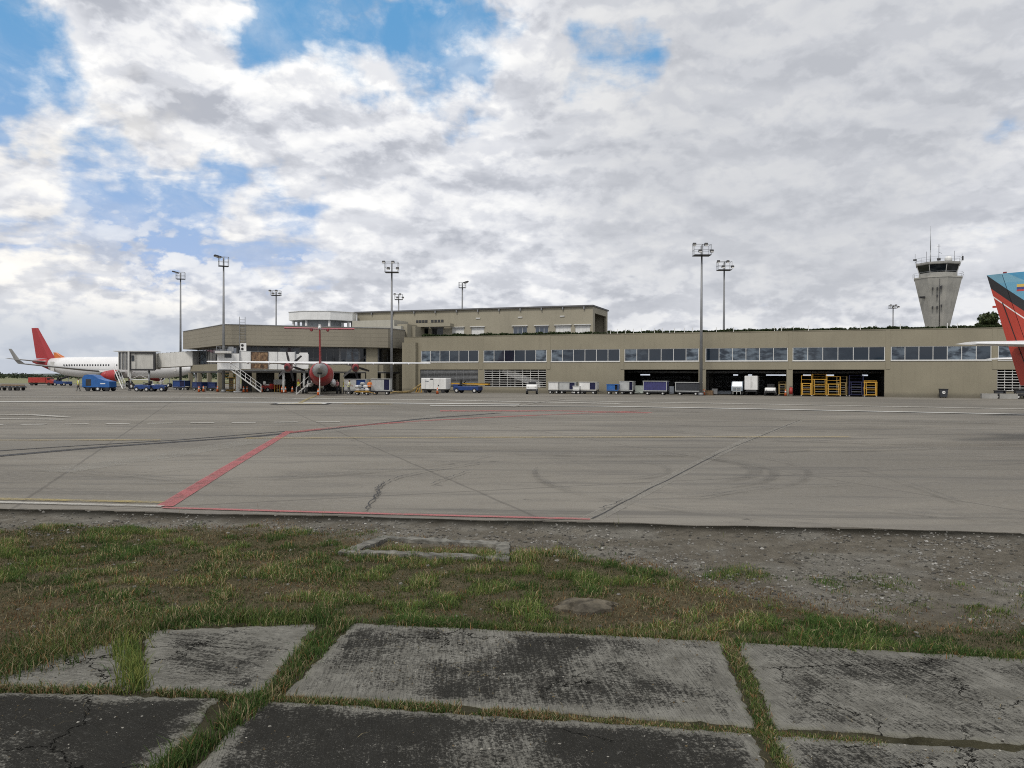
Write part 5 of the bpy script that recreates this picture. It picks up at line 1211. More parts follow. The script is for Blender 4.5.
# ---- baggage carts
def cart(name, label, loc, rz, w, d, h, side, curt, group=None, end=None, frame=LGR, cat='baggage cart', split=.68, legs=True):
    """long side along local x faces -y"""
    o = thing(name, label, cat, loc, rz, group); z0 = .42
    mb = MB(); mb.box((0, 0, z0), (w, d, .12)); mb.bar((w/2, 0, z0-.05), (w/2+.75, 0, .25), .08); mb.bar((-w/2+.2, -d/2+.1, z0-.1), (w/2-.2, -d/2+.1, z0-.1), .1); mb.build('chassis', DARK, o)
    mb = MB(); mb.box((0, 0, h-.03), (w+.08, d+.08, .07)); 
    for x_ in (-w/2+.04, w/2-.04):
        for y_ in (-d/2+.04, d/2-.04): mb.box((x_, y_, (z0+h)/2), (.08, .08, h-z0-.1))
    mb.box((0, -d/2+.03, z0+.1), (w-.17, .06, .1)); mb.box((0, d/2-.03, (z0+h)/2+.06), (w-.17, .05, h-z0-.25)); mb.build('frame', frame, o)
    xs_ = -w/2+.085+(w-.17)*split
    if split > .01: mb = MB(); mb.box(((-w/2+.085+xs_)/2, -d/2+.05, (z0+.16+h-.07)/2), (xs_+w/2-.095, .05, h-z0-.26)); mb.build('side_panel', side, o)
    if split < .99:
        mb = MB(); n = 9; x0_, x1_ = (xs_+.01 if split > .01 else -w/2+.09), w/2-.09; rings = []
        for i in range(n*2+1):
            x_ = x0_+(x1_-x0_)*i/(n*2); y_ = -d/2+.045+(.025 if i % 2 else -.012); rings.append([(x_, y_, z0+.17), (x_, y_+.02, z0+.17), (x_, y_+.02, h-.08), (x_, y_, h-.08)])
        mb.loft(rings, sm=False); mb.build('curtain', curt, o)
    for x_ in (-w/2, w/2):
        mb = MB(); mb.box((x_-math.copysign(.03, x_), 0, (z0+h)/2+.06), (.04, d-.17, h-z0-.25)); mb.build('end_panel', end or side, o)
    for x_ in (-w*.32, w*.32):
        for y_ in (-d/2+.12, d/2-.12):
            mb = MB(); wheel(mb, (x_, y_, .21), .21, .13); mb.build('wheel', [RUBBER, HUB], o)
    return o
WRZ = TRZ
cart('baggage_cart', 'baggage cart with blue-violet side curtain in front of the open bay', on_wall(656, 3), WRZ, 2.95, 1.5, 1.75, PURP, PURP, 'baggage carts along the terminal', split=0)
cart('baggage_cart', 'baggage cart with charcoal curtain and pale frame beside the tall mast', on_wall(688.5, 2.6), WRZ, 3.0, 1.5, 1.62, CHAR, CHAR, 'baggage carts along the terminal', split=0)
cart('baggage_cart', 'white sided closed cart with navy curtain end, right end of the white row', on_wall(589, 2.2), WRZ, 2.3, 1.5, 1.58, WHITE, NAVY, 'baggage carts along the terminal', split=.64, frame=OFFW)
cart('baggage_cart', 'pale grey cart with dark right end, second in the row of white carts', on_wall(568.5, 2.0), WRZ, 2.25, 1.4, 1.55, LGR, NAVY, 'baggage carts along the terminal', split=.66)
cart('baggage_cart', 'white box cart, left end of the row by the plain wall', on_wall(554.8, 2.2), WRZ, 1.35, 1.4, 1.55, WHITE, WHITE, 'baggage carts along the terminal', split=1, frame=OFFW)
cart('baggage_cart', 'grey white cart parked at the left edge of the first open bay', on_wall(627.5, 1.6), WRZ, 1.75, 1.4, 1.7, LGR, NAVY, 'baggage carts along the terminal', split=.74)
cart('equipment_box', 'small low white box on wheels between two carts of the white row', on_wall(577, 3), WRZ, .85, .9, 1.05, WHITE, WHITE, None, cat='equipment box', split=1, frame=WHITE)
cart('tool_cart', 'small blue wheeled bin cart left of the grey white cart', on_wall(613.5, 2.4), WRZ, 1.5, 1.2, 1.3, BLB, DARK, None, cat='cart', split=.75, frame=BLB)
cart('baggage_cart', 'pale grey cart with blue curtain at the front, behind the handlers by the turboprop', fp(357, 95), -.1, 2.7, 1.5, 1.85, LGR, BLU, 'baggage carts by the turboprop', split=.55)
cart('baggage_cart', 'grey sided cart with navy curtain, right of the orange vested handler', fp(381.5, 93.5), .0, 2.25, 1.5, 1.9, SLATE and LGR, NAVY, 'baggage carts by the turboprop', split=.7)
cart('baggage_cart', 'blue cart behind the pillar of the far jet bridge', fp(181.5, 118), -.2, 2.0, 1.4, 1.45, BLU, NAVY, None, split=.6, frame=BLU)
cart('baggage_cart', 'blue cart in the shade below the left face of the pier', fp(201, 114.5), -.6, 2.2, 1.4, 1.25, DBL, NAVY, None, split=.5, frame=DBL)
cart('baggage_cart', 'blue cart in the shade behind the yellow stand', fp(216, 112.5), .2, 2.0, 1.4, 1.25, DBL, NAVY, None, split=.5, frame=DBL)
# ---- loads of bags
def bag(mb, c, d, rz, mi): mb.box(c, d, rz, mi, bev=.1)
lt = thing('bag_trolley', 'low open trolley heaped with white bags between two grey carts', 'trolley', fp(362.5, 90.5), 0)
mb = MB(); mb.box((0, 0, .4), (1.6, 1.1, .1)); mb.bar((.8, 0, .36), (1.5, 0, .2), .07); mb.build('deck', YLW, lt)
for x_ in (-.55, .55):
    for y_ in (-.45, .45): mb = MB(); wheel(mb, (x_, y_, .19), .19, .12); mb.build('wheel', [RUBBER, HUB], lt)
sack = []
for i, (x_, z_, c_) in enumerate(((-.5, .64, 0), (0, .63, 1), (.5, .64, 0), (-.25, 1.0, 1), (.3, 1.0, 0), (-.55, .98, 0), (.0, 1.32, 1))):
    mb = MB(); mb.box((0, 0, 0), (.52, .75, .36), random.uniform(-.2, .2), 0, bev=.13); o_ = mb.build('cargo_bag', (WHITE, LGR)[c_], loc=lt.location+Vector((x_, random.uniform(-.12, .12), z_)))
    tag(o_, ('white', 'pale')[c_]+' cargo bag '+('in the bottom layer, left', 'in the bottom layer, middle', 'in the bottom layer, right', 'in the second layer, middle', 'in the second layer, right', 'in the second layer, left', 'alone on top')[i]+' of the heap on the trolley', 'bag', 'white bags on the trolley')
# ---- ground power unit
gp = thing('ground_power_unit', 'big white ground power unit box on wheels before the louvred bay', 'generator', on_wall(436, 5.2), WRZ)
mb = MB(); mb.box((0, 0, 1.22), (3.7, 1.6, 1.5), bev=.06); mb.build('housing', WHITE, gp)
mb = MB(); mb.box((-.25, -.805, 1.85), (.45, .04, .16)); mb.box((.75, -.805, 1.0), (.16, .04, .2)); mb.build('control_panel', DARK, gp)
mb = MB(); mb.box((-.95, -.803, 1.55), (.5, .02, .12), ry=.1); mb.build('maker_plate', SLATE, gp)
for k in (-1.2, 0, .98):
    mb = MB(); mb.box((k, -.802, 1.2), (.025, .02, 1.3)); mb.build('door_seam', SLATE, gp)
mb = MB(); mb.box((0, 0, .4), (3.5, 1.3, .14)); mb.bar((1.8, 0, .4), (2.6, 0, .3), .09); mb.build('chassis', DARK, gp)
for x_ in (-1.25, 1.35):
    for y_ in (-.6, .6): mb = MB(); wheel(mb, (x_, y_, .27), .27, .2); mb.build('wheel', [RUBBER, DARK], gp)
hs = MB(); hp = [fp(391, 97), fp(402, 99), fp(411, 101.5), on_wall(417, 6), on_wall(422.5, 5.2)]; hz_ = [.22, .2, .25, .75, 1.25]
for (a, z_), (c, z2) in zip(zip(hp[:-1], hz_[:-1]), zip(hp[1:], hz_[1:])): hs.cyl(a+Vector((0, 0, z_)), c+Vector((0, 0, z2)), .16, n=9)
tag(hs.build('air_hose', TAN), 'tan air hose on the ground rising to the white power unit', 'hose')
ys = thing('wheel_chock_rack', 'yellow splayed rack leaning at the left end of the white power unit', 'rack', on_wall(418.6, 4.6), WRZ)
mb = MB(); 
for k in (-.45, 0, .45): mb.bar((k, 0, 0), (k*.5+.3, .1, 1.0), .1)
mb.build('rack_bar', YLW, ys); mb = MB(); mb.bar((-.5, 0, .06), (.6, 0, .06), .09); mb.bar((-.1, .06, .6), (.5, .06, .6), .07); mb.build('cross_bar', YLW, ys)
# ---- belt loaders
def belt_loader(name, label, loc, rz, L, body, belt, tilt, z0, cat='belt loader'):
    o = thing(name, label, cat, loc, rz)
    mb = MB(); mb.box((0, 0, .62), (L*.72, 1.7, .55), bev=.06); mb.box((-L*.30, 0, 1.0), (L*.14, 1.6, .3), bev=.05); mb.build('body', body, o)
    mb = MB(); c = Vector((L*.03, .25, z0)); d = Vector((math.cos(tilt), 0, math.sin(tilt)))*L*.56
    mb.loft([[p+Vector((0, -.4, -.09)), p+Vector((0, .4, -.09)), p+Vector((0, .4, .09)), p+Vector((0, -.4, .09))] for p in (c-d, c+d)], sm=False); cv = mb.build('conveyor', belt, o)
    mb = MB(); u_ = Vector((0, 0, .1)); mb.loft([[p+Vector((0, -.33, 0)), p+Vector((0, .33, 0)), p+Vector((0, .33, .03)), p+Vector((0, -.33, .03))] for p in (c-d*.98+u_, c+d*.98+u_)], sm=False); mb.build('belt', RUBBER, cv)
    mb = MB(); mb.box((-L*.12, -.55, 1.15), (.5, .5, .12)); mb.box((-L*.16, -.55, 1.45), (.12, .5, .6)); mb.build('seat', DARK, o)
    mb = MB(); mb.bar((-L*.02, -.55, .9), (-L*.045, -.55, 1.45), .05); mb.cyl((-L*.045, -.55, 1.45), (-L*.05, -.55, 1.48), .2, n=12); mb.build('steering_wheel', DARK, o)
    mb = MB(); mb.bar((-L*.25, .2, .8), c-d*.4, .1); mb.bar((L*.25, .2, .8), c+d*.45, .1); mb.build('lift_strut', STEEL, o)
    for x_ in (-L*.26, L*.26):
        for y_ in (-.78, .78): mb = MB(); wheel(mb, (x_, y_, .33), .33, .24); mb.build('wheel', [RUBBER, HUB], o)
    return o
belt_loader('belt_loader', 'blue belt loader with long level orange-yellow conveyor beside the white power unit', on_wall(468, 4.2), WRZ, 5.0, BLU, YLW, -.015, 1.22)
belt_loader('belt_loader', 'dark blue belt loader with raised conveyor under the white jet, far left', fp(63, 166), -.3, 4.6, BLU, DARK, .30, 1.7)
rt_ = thing('cargo_truck', 'red flatbed cargo truck with boxed load under the tail of the white jet', 'truck', fp(42, 168), .05); rt_.scale = (.88, .88, .88)
mb = MB(); mb.box((-.7, 0, 1.3), (4.0, 2.2, 1.25), bev=.05); mb.build('cargo_box', REDV, rt_); mb = MB(); mb.loft([[(x_, -1, .55), (x_, 1, .55), (x_, 1, z_), (x_, -1, z_)] for x_, z_ in ((1.35, 1.9), (2.2, 1.85), (2.6, 1.2), (3.0, 1.1))], sm=False); mb.build('cab', REDV, rt_)
mb = MB(); mb.box((2.0, 0, 1.6), (.7, 2.04, .4)); mb.build('cab_window', DGLASS, rt_); mb = MB(); mb.box((.1, 0, .5), (5.6, 1.6, .2)); mb.build('chassis', DARK, rt_)
for x_ in (-1.9, 2.1):
    for y_ in (-.9, .9): mb = MB(); wheel(mb, (x_, y_, .38), .38, .26); mb.build('wheel', [RUBBER, DARK], rt_)
# ---- low flat trailer at the left edge
dl = thing('flat_dolly', 'dark low flat dolly loaded with dull brown rails, cut by the left edge', 'dolly', fp(11, 110), .06)
mb = MB(); mb.box((0, 0, .48), (3.5, 1.5, .14)); 
mb.build('deck', DARK, dl); mb = MB()
for i in range(7): mb.box((-1.5+i*.5, 0, .6), (.16, 1.4, .1))
mb.build('roller', GREYM, dl); mb = MB(); mb.bar((-1.6, -.6, .75), (1.5, -.5, .72), .16); mb.bar((-1.4, .3, .78), (1.6, .4, .74), .2); mb.build('load_bar', WOOD, dl)
for x_ in (-1.25, .25, 1.3):
    for y_ in (-.65, .65): mb = MB(); wheel(mb, (x_, y_, .23), .23, .2); mb.build('wheel', [RUBBER, DARK], dl)
# ---- tall blue unit
bu = thing('air_start_unit', 'tall bright blue rounded air start unit with sloping front, left of the white stair', 'ground unit', fp(99.5, 108), -.08)
mb = MB(); prof = [(-1.95, .55), (-1.95, 1.75), (-1.7, 2.15), (-1.2, 2.28), (-.4, 2.2), (.3, 1.75), (1.3, 1.45), (1.9, 1.35), (1.95, .55)]
mb.loft([[(x_, y_, z_) for x_, z_ in prof] for y_ in (-.85, .85)], sm=False); mb.build('housing', BLB, bu)
mb = MB(); mb.box((-1.05, -.855, 1.2), (.75, .03, .9)); mb.build('radiator_grille', DARK, bu); mb = MB(); mb.box((1.0, -.853, 1.05), (.7, .02, .14)); mb.build('white_mark', WHITE, bu)
mb = MB(); mb.box((0, 0, .48), (3.7, 1.4, .16)); mb.bar((1.8, 0, .45), (2.6, 0, .3), .09); mb.build('chassis', DARK, bu)
for x_, hb in ((-1.2, DARK), (.25, HUB), (1.55, DARK)):
    for y_ in (-.72, .72): mb = MB(); wheel(mb, (x_, y_, .33), .33, .24); mb.build('wheel', [RUBBER, hb], bu)
# ---- tow tractors
def tug(name, label, loc, rz, body, L=2.2, hood=.95, canopy=None, seatc=DARK, s=1.0, group='tow tractors'):
    o = thing(name, label, 'tow tractor', loc, rz, group); o.scale = (s, s, s)
    mb = MB(); mb.loft([[(x_, y_*w_, z_) for y_, z_ in ((-1, .38), (1, .38), (1, h_-.08), (.86, h_), (-.86, h_), (-1, h_-.08))] for x_, h_, w_ in ((-L/2, .85, .62), (-L*.1, .8, .66), (-L*.02, hood, .66), (L/2-.15, hood-.05, .62), (L/2, hood-.25, .56))], sm=False); mb.build('body', body, o)
    mb = MB(); mb.box((L/2+.02, 0, .5), (.1, 1.2, .2), bev=.03); mb.box((-L/2-.02, 0, .5), (.1, 1.1, .2)); mb.bar((-L/2, 0, .4), (-L/2-.25, 0, .4), .09); mb.build('bumper', DARK, o)
    mb = MB(); mb.box((-L*.26, 0, .95), (.5, .9, .16), bev=.04); mb.box((-L*.40, 0, 1.2), (.12, .9, .45), bev=.04); mb.build('seat', seatc, o)
    mb = MB(); mb.bar((0, .25, hood-.1), (-L*.07, .25, 1.2), .05); mb.cyl((-L*.07, .25, 1.2), (-L*.075, .25, 1.23), .19, n=12); mb.build('steering_wheel', DARK, o)
    for y_ in (-.42, .42): mb = MB(); mb.cyl((L/2-.02, y_, hood-.28), (L/2+.03, y_, hood-.26), .08, n=10); mb.build('headlight', OFFW, o)
    if canopy:
        mb = MB(); mb.box((-L*.22, 0, 1.95), (1.2, 1.25, .08), bev=.03)
        for x_ in (-L*.45, L*.02):
            for y_ in (-.55, .55): mb.bar((x_, y_, .8), (x_, y_, 1.93), .06)
        mb.build('canopy', canopy, o)
    for x_ in (-L*.3, L*.32):
        for y_ in (-.58, .58): mb = MB(); wheel(mb, (x_, y_, .3), .3, .22); mb.build('wheel', [RUBBER, HUB], o)
    return o
tug('tow_tractor', 'blue tow tractor under the far jet bridge, left of the pair', fp(144, 107), 3.1, BLU)
tug('tow_tractor', 'dark blue tow tractor with a pale load, right of the pair under the far bridge', fp(158, 107.5), .05, BLU, seatc=WHITE)
tug('tow_tractor', 'white tow tractor seen head-on before the white louvres', on_wall(532, 6), WRZ-math.pi/2+.3, WHITE, hood=1.15, s=1.08)
tug('tow_tractor', 'low white tow tractor with yellow bumper at the mouth of the middle bay', on_wall(770.5, -.6), WRZ-math.pi/2, WHITE, hood=1.0)
tug('tow_tractor', 'red and white tow tractor in the shadow under the white bridge', fp(271, 108), .6, REDV, seatc=WHITE, hood=1.1)
# ---- vans and box bodies in the bays
def van(name, label, loc, rz, body, kind):
    o = thing(name, label, 'truck', loc, rz)
    if kind == 'box':
        mb = MB(); mb.box((0, 0, 1.55), (1.55, 3.6, 1.75), bev=.05); mb.build('box_body', body, o)
        mb = MB(); mb.box((0, -1.803, 1.55), (.03, .02, 1.55)); mb.box((.12, -1.81, 1.35), (.03, .03, .7)); mb.build('door_bar', DARK, o)
        mb = MB(); mb.box((0, 0, .6), (1.2, 3.5, .14)); mb.box((0, -1.78, .5), (1.4, .08, .1)); mb.build('chassis', DARK, o)
    else:
        mb = MB(); mb.loft([[(sx*w_, y_, z_) for sx, z_ in ((-1, .55), (1, .55), (1, h_*.97), (.85, h_), (-.85, h_), (-1, h_*.97))] for y_, h_, w_ in ((-1.7, .95, .66), (-1.35, 1.05, .68), (-1.0, 1.72, .66), (1.7, 1.75, .66))], sm=False); mb.build('body', body, o)
        mb = MB(); mb.plate([(-.56, -1.31, 1.12), (.56, -1.31, 1.12), (.54, -1.04, 1.66), (-.54, -1.04, 1.66)], (0, -.03, .015)); mb.build('windscreen', DGLASS, o)
        mb = MB()
        for z_ in (.5, .78, 1.0): mb.bar((-.45, -1.78, z_), (.45, -1.78, z_), .1)
        for x_ in (-.45, .45, 0): mb.bar((x_, -1.78, .15), (x_, -1.78, 1.05), .1)
        mb.build('push_frame', LGR, o); mb = MB(); mb.box((0, .1, .48), (1.1, 3.2, .14)); mb.build('chassis', DARK, o)
    for x_ in (-.58, .58):
        for y_ in (-1.15, 1.2): mb = MB(); wheel(mb, (x_, y_, .3), .3, .2, (1, 0, 0)); mb.build('wheel', [RUBBER, HUB], o)
    return o
van('small_truck', 'pale grey-blue small truck with white push frame facing out of the middle bay', on_wall(738, -1.5), WRZ, paint('pale_blue_grey', (.30, .35, .40), .5, 0, .08, 2, .2), 'cab')
van('box_truck', 'tall white box truck seen from its rear doors in the middle bay', on_wall(752, -2.2), WRZ, WHITE, 'box')
# ---- other small things by the wall
def crate(name, label, cat, loc, rz, d, mat_, lid=None):
    o = thing(name, label, cat, loc, rz); mb = MB(); mb.box((0, 0, .1+d[2]/2), d, bev=.03); mb.build('box', mat_, o)
    mb = MB(); mb.box((0, 0, .1+d[2]+.03), (d[0]*1.04, d[1]*1.04, .06), bev=.02); mb.build('lid', lid or mat_, o); mb = MB()
    for x_ in (-d[0]*.38, d[0]*.38): mb.box((x_, 0, .05), (.1, d[1]*.9, .1))
    mb.build('skid', DARK, o); return o
crate('equipment_crate', 'grey equipment crate just inside the middle bay', 'crate', on_wall(715, -1.5), WRZ, (.7, .7, .62), GREYM)
crate('equipment_crate', 'low pale green-grey cabinet inside the first bay, beside the grey white cart', 'crate', on_wall(639.5, -1), WRZ, (1.1, .9, .95), paint('pale_green_grey', (.36, .40, .36), .6))
crate('equipment_crate', 'low dark bench-like crate deep in the middle bay, behind the grey crate', 'crate', on_wall(725, -3), WRZ, (1.7, .8, .35), SLATE)
crate('equipment_crate', 'small dark grey cabinet between the two curtained carts', 'crate', on_wall(672, -.8), WRZ, (.55, .6, .9), SLATE)
def pallets(label, loc, rz, n):
    o = thing('pallet_stack', label, 'pallets', loc, rz)
    for i in range(n):
        mb = MB(); z = i*.15
        for k in range(5): mb.box((-.5+k*.25, 0, z+.135), (.16, 1.0, .025))
        for y_ in (-.42, 0, .42): mb.box((0, y_, z+.065), (1.15, .1, .11))
        mb.build('pallet', WOOD, o)
    return o
pallets('short stack of wooden pallets at the pillar right of the charcoal curtained cart', on_wall(708.5, 1.2), WRZ, 4)
ex = thing('fire_extinguisher_cart', 'red wheeled fire extinguisher at the pillar between the bays', 'fire extinguisher', on_wall(791, 1.0), WRZ)
mb = MB(); mb.cyl((0, 0, .22), (0, 0, .95), .19, n=14); mb.ball((0, 0, .95), (.19, .19, .12), 12); mb.build('cylinder', REDV, ex); mb = MB(); mb.bar((-.2, .15, .15), (-.2, .25, 1.15), .04); mb.bar((.2, .15, .15), (.2, .25, 1.15), .04); mb.bar((-.2, .25, 1.15), (.2, .25, 1.15), .04); mb.cyl((0, 0, 1.05), (0, 0, 1.2), .05); mb.build('handle', DARK, ex)
for x_ in (-.24, .24): mb = MB(); wheel(mb, (x_, .12, .15), .15, .07, (1, 0, 0)); mb.build('wheel', [RUBBER, REDV], ex)
bn_ = thing('waste_bin', 'black waste bin with a white mark against the plain wall', 'bin', on_wall(943.5, .9), WRZ)
mb = MB(); mb.loft([[(-a_, -a_, z_), (a_, -a_, z_), (a_, a_, z_), (-a_, a_, z_)] for z_, a_ in ((.12, .34), (.95, .42))], sm=False); mb.build('bin_body', CHAR, bn_); mb = MB(); mb.box((0, 0, .99), (.92, .92, .08), bev=.03); mb.build('lid', DARK, bn_)
mb = MB(); mb.cyl((-.02, -.40, .62), (-.02, -.425, .62), .17, n=16); mb.box((0, -.415, .62), (.3, .02, .14)); mb.build('white_mark', WHITE, bn_)
for x_ in (-.28, .28): mb = MB(); wheel(mb, (x_, .2, .1), .1, .06, (1, 0, 0)); mb.build('wheel', [RUBBER, DARK], bn_)
for px, lb, wd in ((989, 'grey concrete block at the left end of the row below the right louvres', 1.5), (1008, 'grey concrete block nearest the red tail below the right louvres', 1.7)):
    mb = MB(); rough_box(mb, (-wd/2, 0, 0), (wd/2, 0, 0), .8, 0, .55, 10, .012); tag(mb.build('concrete_block', CONC, loc=on_wall(px, 1.4), rz=WRZ), lb, 'concrete block', 'concrete blocks by the right louvres')
cart('baggage_cart', 'dark low cart standing among the concrete blocks below the right louvres', on_wall(1000, 1.2), WRZ, 1.0, .9, .9, CHAR, DARK, None, split=.8, frame=DARK)
cart('baggage_cart', 'dark cart at the far right beside the red tail, in front of the louvres', on_wall(1022, 1.2), WRZ, 1.3, 1.0, 1.0, CHAR, DARK, None, split=.8, frame=DARK)
# ---- access stands
def stand(label, loc, rz, w, d, h, col, steps=5, rail=1.0, group='maintenance stands in the right bay'):
    o = thing('access_stand', label, 'access stand', loc, rz, group); mb = MB()
    for x_ in (-w/2, w/2):
        for y_ in (-d/2, d/2): mb.bar((x_, y_, .16), (x_, y_, h), .13)
        mb.bar((x_, -d/2, .22), (x_, d/2, .22), .12); mb.bar((x_, -d/2, .3), (x_, d/2, h-.2), .07)
    for y_ in (-d/2, d/2): mb.bar((-w/2, y_, .22), (w/2, y_, .22), .14); mb.bar((-w/2, y_, h*.62), (w/2, y_, h*.62), .10)
    mb.build('frame', col, o)
    mb = MB(); mb.box((0, 0, h+.03), (w+.12, d+.1, .08)); mb.build('platform', col, o)
    for i in range(steps):
        mb = MB(); mb.box((0, -d/2-.35+.3*i/steps, .3+i*(h-.3)/steps), (w*.72, .24, .05)); mb.build('step', GREYM if i % 2 else col, o)
    mb = MB()
    for x_ in (-w*.38, w*.38): mb.bar((x_, -d/2-.42, .2), (x_, -d/2-.02, h), .08)
    mb.build('stringer', col, o); mb = MB()
    for x_ in (-w/2, w/2):
        for y_ in (-d/2, d/2): mb.bar((x_, y_, h+.07), (x_, y_, h+rail), .06)
        for z_ in (.5, 1): mb.bar((x_, -d/2, h+rail*z_), (x_, d/2, h+rail*z_), .05)
    for z_ in (.5, 1): mb.bar((-w/2, d/2, h+rail*z_), (w/2, d/2, h+rail*z_), .05)
    mb.build('guard_rail', col, o)
    for x_ in (-w/2, w/2):
        for y_ in (-d/2, d/2): mb = MB(); wheel(mb, (x_, y_, .1), .1, .08); mb.build('castor', [RUBBER, HUB], o)
    return o
stand('yellow access stand, leftmost in the right bay, with open rail on top', on_wall(806.5, .2), WRZ, 1.15, 1.2, 1.5, YLW, rail=.95)
stand('tallest yellow-orange stand, second from the left in the right bay', on_wall(819, -.6), WRZ+.1, 1.55, 1.4, 2.0, YLW, 6, .65)
stand('broad yellow stand with wide steps in the centre of the right bay', on_wall(833.5, .4), WRZ, 1.45, 1.2, 1.45, YLW, 4, .9)
stand('narrow dull yellow stand behind the broad one in the right bay', on_wall(842, -1.4), WRZ-.1, 1.1, 1.2, 1.6, TAN, 5, .8)
stand('dark blue access stand between yellow ones in the right bay', on_wall(856, -.8), WRZ, 1.5, 1.3, 1.7, NAVY, 5, .8)
stand('orange-yellow stand at the right end of the right bay', on_wall(870, .1), WRZ+.05, 1.3, 1.2, 1.65, YLW, 5, .25)
stand('thin yellow stand beside the pillar in the middle bay', on_wall(782.5, -1.2), WRZ, .8, .9, 1.35, TAN, 4, .35, 'maintenance stands in the middle bay')
stand('yellow lattice stand below the white bridge cab', fp(229, 105.5), FZ, 1.6, 1.2, 1.9, YLW, 6, .8, 'maintenance stands under the pier')
gs = thing('barrier_trolley', 'grey box trolley with yellow striped legs in the shade under the bridge', 'trolley', fp(279.5, 107.5), FZ)
mb = MB(); mb.box((0, 0, 1.35), (1.5, .9, .7), bev=.04); mb.build('grey_box', LGR, gs)
for i in range(5): mb = MB(); mb.bar((-.65+i*.325, -.3, .05), (-.65+i*.325, -.3, 1.0), .11); mb.bar((-.65+i*.325, .3, .05), (-.65+i*.325, .3, 1.0), .11); mb.build('leg', YLW, gs)
ps = thing('passenger_stair', 'pale boarding stair sloping down behind the white louvres of the second bay', 'stair', on_wall(524, -2.2), WRZ)
a_, e_ = Vector((-3.0, 0, 3.0)), Vector((2.6, 0, .9)); mb = MB()
for y_ in (-.6, .6): mb.plate([a_+Vector((0, y_, .55)), e_+Vector((0, y_, .55)), e_+Vector((0, y_, -.35)), a_+Vector((0, y_, -.35))], (0, .06, 0))
mb.build('side_panel', WHITE, ps)
for i in range(10): mb = MB(); mb.box(a_.lerp(e_, (i+.5)/10), (.4, 1.1, .05)); mb.build('step', GREYM, ps)
mb = MB(); mb.box((0, 0, .5), (5.0, 1.5, .2)); mb.bar((-2, 0, .5), (-2, 0, 2.5), .15); mb.bar((1.8, 0, .5), (1.8, 0, 1.2), .15); mb.build('chassis', GREYM, ps)
for x_ in (-1.8, 1.8):
    for y_ in (-.7, .7): mb = MB(); wheel(mb, (x_, y_, .3), .3, .2); mb.build('wheel', [RUBBER, HUB], ps)
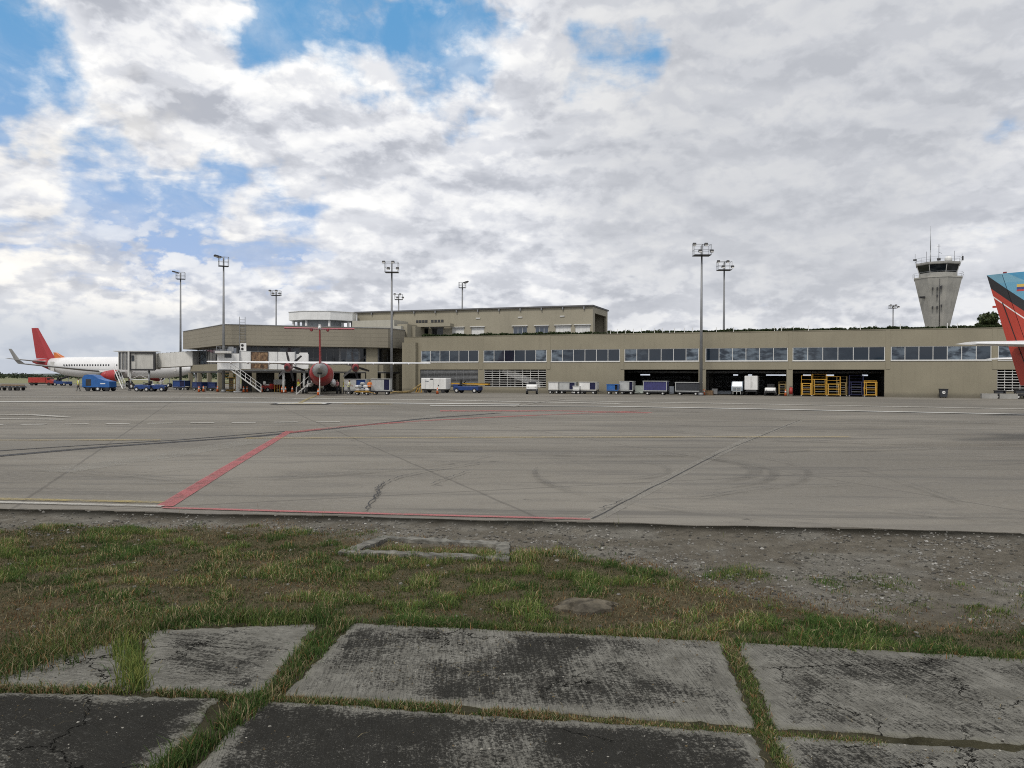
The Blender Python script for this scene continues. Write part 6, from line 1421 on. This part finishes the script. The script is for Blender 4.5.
# ================================================================== PEOPLE
SKIN = paint('skin', (.28, .155, .10), .6, 0, .05, 4, 0); HAIR = paint('dark_hair', (.02, .016, .014), .6, 0, .2, 8, 0); VESTY = paint('yellow_vest', (.58, .60, .06), .7, 0, .08, 6, .1); VESTO = paint('orange_vest', (.68, .20, .04), .7, 0, .08, 6, .1); CLTD = paint('dark_trousers', (.025, .027, .035), .8, 0, .15, 6, 0); SHW = paint('white_shirt', (.58, .56, .54), .8, 0, .08, 6, .1); SHP = paint('pink_shirt', (.50, .22, .22), .8, 0, .1, 6, .1); SHR = paint('red_shirt', (.42, .06, .05), .8, 0, .1, 6, .1); SHOE = paint('black_shoe', (.015, .015, .016), .6)
def person(label, loc, rz, shirt, vest=None, stride=.0, arm=(.1, .1), lean=0., hat=None, trousers=None, group='ground crew'):
    """faces local -y; one continuous body"""
    o = thing('person', label, 'person', loc, rz, group)
    V = []; E = []; Rd = []
    def add(p, r, par=None):
        V.append(Vector(p)); Rd.append(r); i = len(V)-1
        if par is not None: E.append((par, i))
        return i
    ly = lambda z: -lean*max(0, z-.92)
    pel = add((0, 0, .93), .145); bel = add((0, ly(1.1), 1.10), .135, pel); che = add((0, ly(1.30)-.01, 1.30), .155, bel); upc = add((0, ly(1.42), 1.42), .12, che); nk = add((0, ly(1.5)-.01, 1.50), .055, upc); hd0 = add((0, ly(1.57)-.02, 1.57), .075, nk); hd1 = add((0, ly(1.65)-.02, 1.65), .098, hd0); add((0, ly(1.72)-.01, 1.72), .075, hd1)
    for sg in (-1, 1):
        st = stride*sg; hip = add((sg*.10, 0, .86), .10, pel); kn = add((sg*.11, -.05-st*.42, .49), .062, hip); an = add((sg*.115, .03-st*.85, .085), .043, kn); add((sg*.13, -.15-st*.85, .04), .04, an)
        sh = add((sg*.19, ly(1.43), 1.42), .065, upc); a_ = arm[0 if sg < 0 else 1]
        el = add((sg*(.25+.02), ly(1.2)+.04-a_*.20, 1.16+a_*.04), .043, sh); wr = add((sg*.255, ly(1.0)-.03-a_*.62, .93+a_*.35), .03, el)
        pm = add((sg*.25, ly(.9)-.05-a_*.72, .87+a_*.35), .034, wr)
        for k, (dx, ln) in enumerate(((-.028, .06), (-.01, .075), (.009, .07), (.026, .055))):
            f1_ = add(V[pm]+Vector((dx*.4, dx*.9, -.045)), .0105, pm); f2_ = add(V[f1_]+Vector((sg*-.004, dx*.2-.006, -ln*.5)), .009, f1_); add(V[f2_]+Vector((sg*-.01, -.008, -ln*.45)), .008, f2_)
        t1_ = add(V[pm]+Vector((sg*-.02, -.035, -.005)), .012, pm); add(V[t1_]+Vector((sg*-.01, -.018, -.035)), .009, t1_)
    me = bpy.data.meshes.new('body'); me.from_pydata(V, E, [])
    bm = bmesh.new(); bm.from_mesh(me); ly_ = bm.verts.layers.skin.verify()
    for v_, r_ in zip(bm.verts, Rd): v_[ly_].radius = (r_, r_*.82 if r_ > .11 else r_); v_[ly_].use_root = False
    bm.verts.ensure_lookup_table(); bm.verts[0][ly_].use_root = True; bm.to_mesh(me); bm.free()
    tmp = bpy.data.objects.new('body_skeleton', me); COL.objects.link(tmp); tmp.modifiers.new('s', 'SKIN'); tmp.modifiers.new('d', 'SUBSURF').levels = 1
    dg = bpy.context.evaluated_depsgraph_get(); m2 = bpy.data.meshes.new_from_object(tmp.evaluated_get(dg)); bpy.data.objects.remove(tmp)
    for m_ in (SKIN, shirt, trousers or CLTD, SHOE): m2.materials.append(m_)
    for p in m2.polygons:
        c = p.center; p.use_smooth = True
        p.material_index = 3 if c.z < .10 else 0 if (c.z > 1.485 or (abs(c.x) > .2 and c.z < 1.0+.3*max(arm))) else 2 if c.z < .97 else 1
    m2.name = 'body'; b_ = bpy.data.objects.new('body', m2); COL.objects.link(b_); b_.parent = o
    hy = ly(1.66)
    mb = MB(); mb.ball((0, hy+.012, 1.695), (.102, .105, .085), 12); mb.build('hair' if not hat else 'cap', hat or HAIR, o)
    mb = MB(); mb.ball((0, hy-.122, 1.635), (.016, .02, .028), 6)
    for sx in (-1, 1): mb.ball((sx*.10, hy-.01, 1.64), (.014, .025, .035), 6)
    mb.build('nose_and_ears', SKIN, o); mb = MB()
    for sx in (-1, 1): mb.ball((sx*.036, hy-.108, 1.662), (.014, .01, .008), 6)
    mb.box((0, hy-.107, 1.592), (.05, .012, .01)); mb.build('eyes_and_mouth', HAIR, o)
    if vest:
        mb = MB(); rings = []
        for z_, a_, c_ in ((.93, .185, .155), (1.1, .175, .145), (1.3, .20, .16), (1.42, .185, .135), (1.485, .10, .085)): rings.append([(a_*math.cos(t_*math.pi/8), ly(z_)-.005+c_*math.sin(t_*math.pi/8), z_) for t_ in range(16)])
        mb.loft(rings, caps=False); vo_ = mb.build('vest', vest, o); mb = MB()
        for z_, a_, c_ in ((1.06, .181, .151), (1.18, .184, .152)): mb.loft([[(a_*math.cos(t_*math.pi/8), ly(z0_)-.005+c_*math.sin(t_*math.pi/8), z0_) for t_ in range(16)] for z0_ in (z_, z_+.05)], caps=False)
        mb.build('reflective_band', OFFW, vo_)
    return o
person('person in yellow vest and dark trousers walking left of the tall blue unit', fp(78.5, 106.5), -1.2, SHW, VESTY, .22, (.25, -.1))
person('person in red shirt and yellow vest standing left of the turboprop stair', fp(298.5, 97.5), 2.7, SHR, VESTY, .05, (.1, .5), hat=SHR)
person('person in dark clothes bending at the foot of the turboprop stair', fp(306.5, 98), 1.0, CLTD, None, .15, (.5, .6), .55)
person('person in pink shirt and dark trousers just right of the turboprop fuselage', fp(337.3, 97), -.6, SHP, None, .08, (.1, .2))
person('person in yellow vest with raised arm behind the white-shirted handler', fp(344.5, 95), .8, CLTD, VESTY, .1, (.9, .2), hat=VESTY)
person('person in white shirt and pale vest at the left end of the bag trolley', fp(348.6, 92), 1.2, SHW, paint('pale_lime_vest', (.60, .62, .32), .7), .12, (.6, .5), .15, trousers=paint('grey_trousers', (.16, .16, .16), .8))
person('person in orange vest between the white bags and the grey sided cart', fp(369.6, 92.2), .3, VESTO, VESTO, .1, (.4, .4), .1, hat=HAIR)
person('person in white helmet stooping beside the nose of the white tractor, under the far bridge', fp(161.5, 109.5), .3, SHW, None, .1, (.3, .4), .3, hat=SHW)
person('person in dark uniform standing right of the white service stair of the far bridge', fp(129.5, 110), 2.2, CLTD, None, .15, (.1, .2))
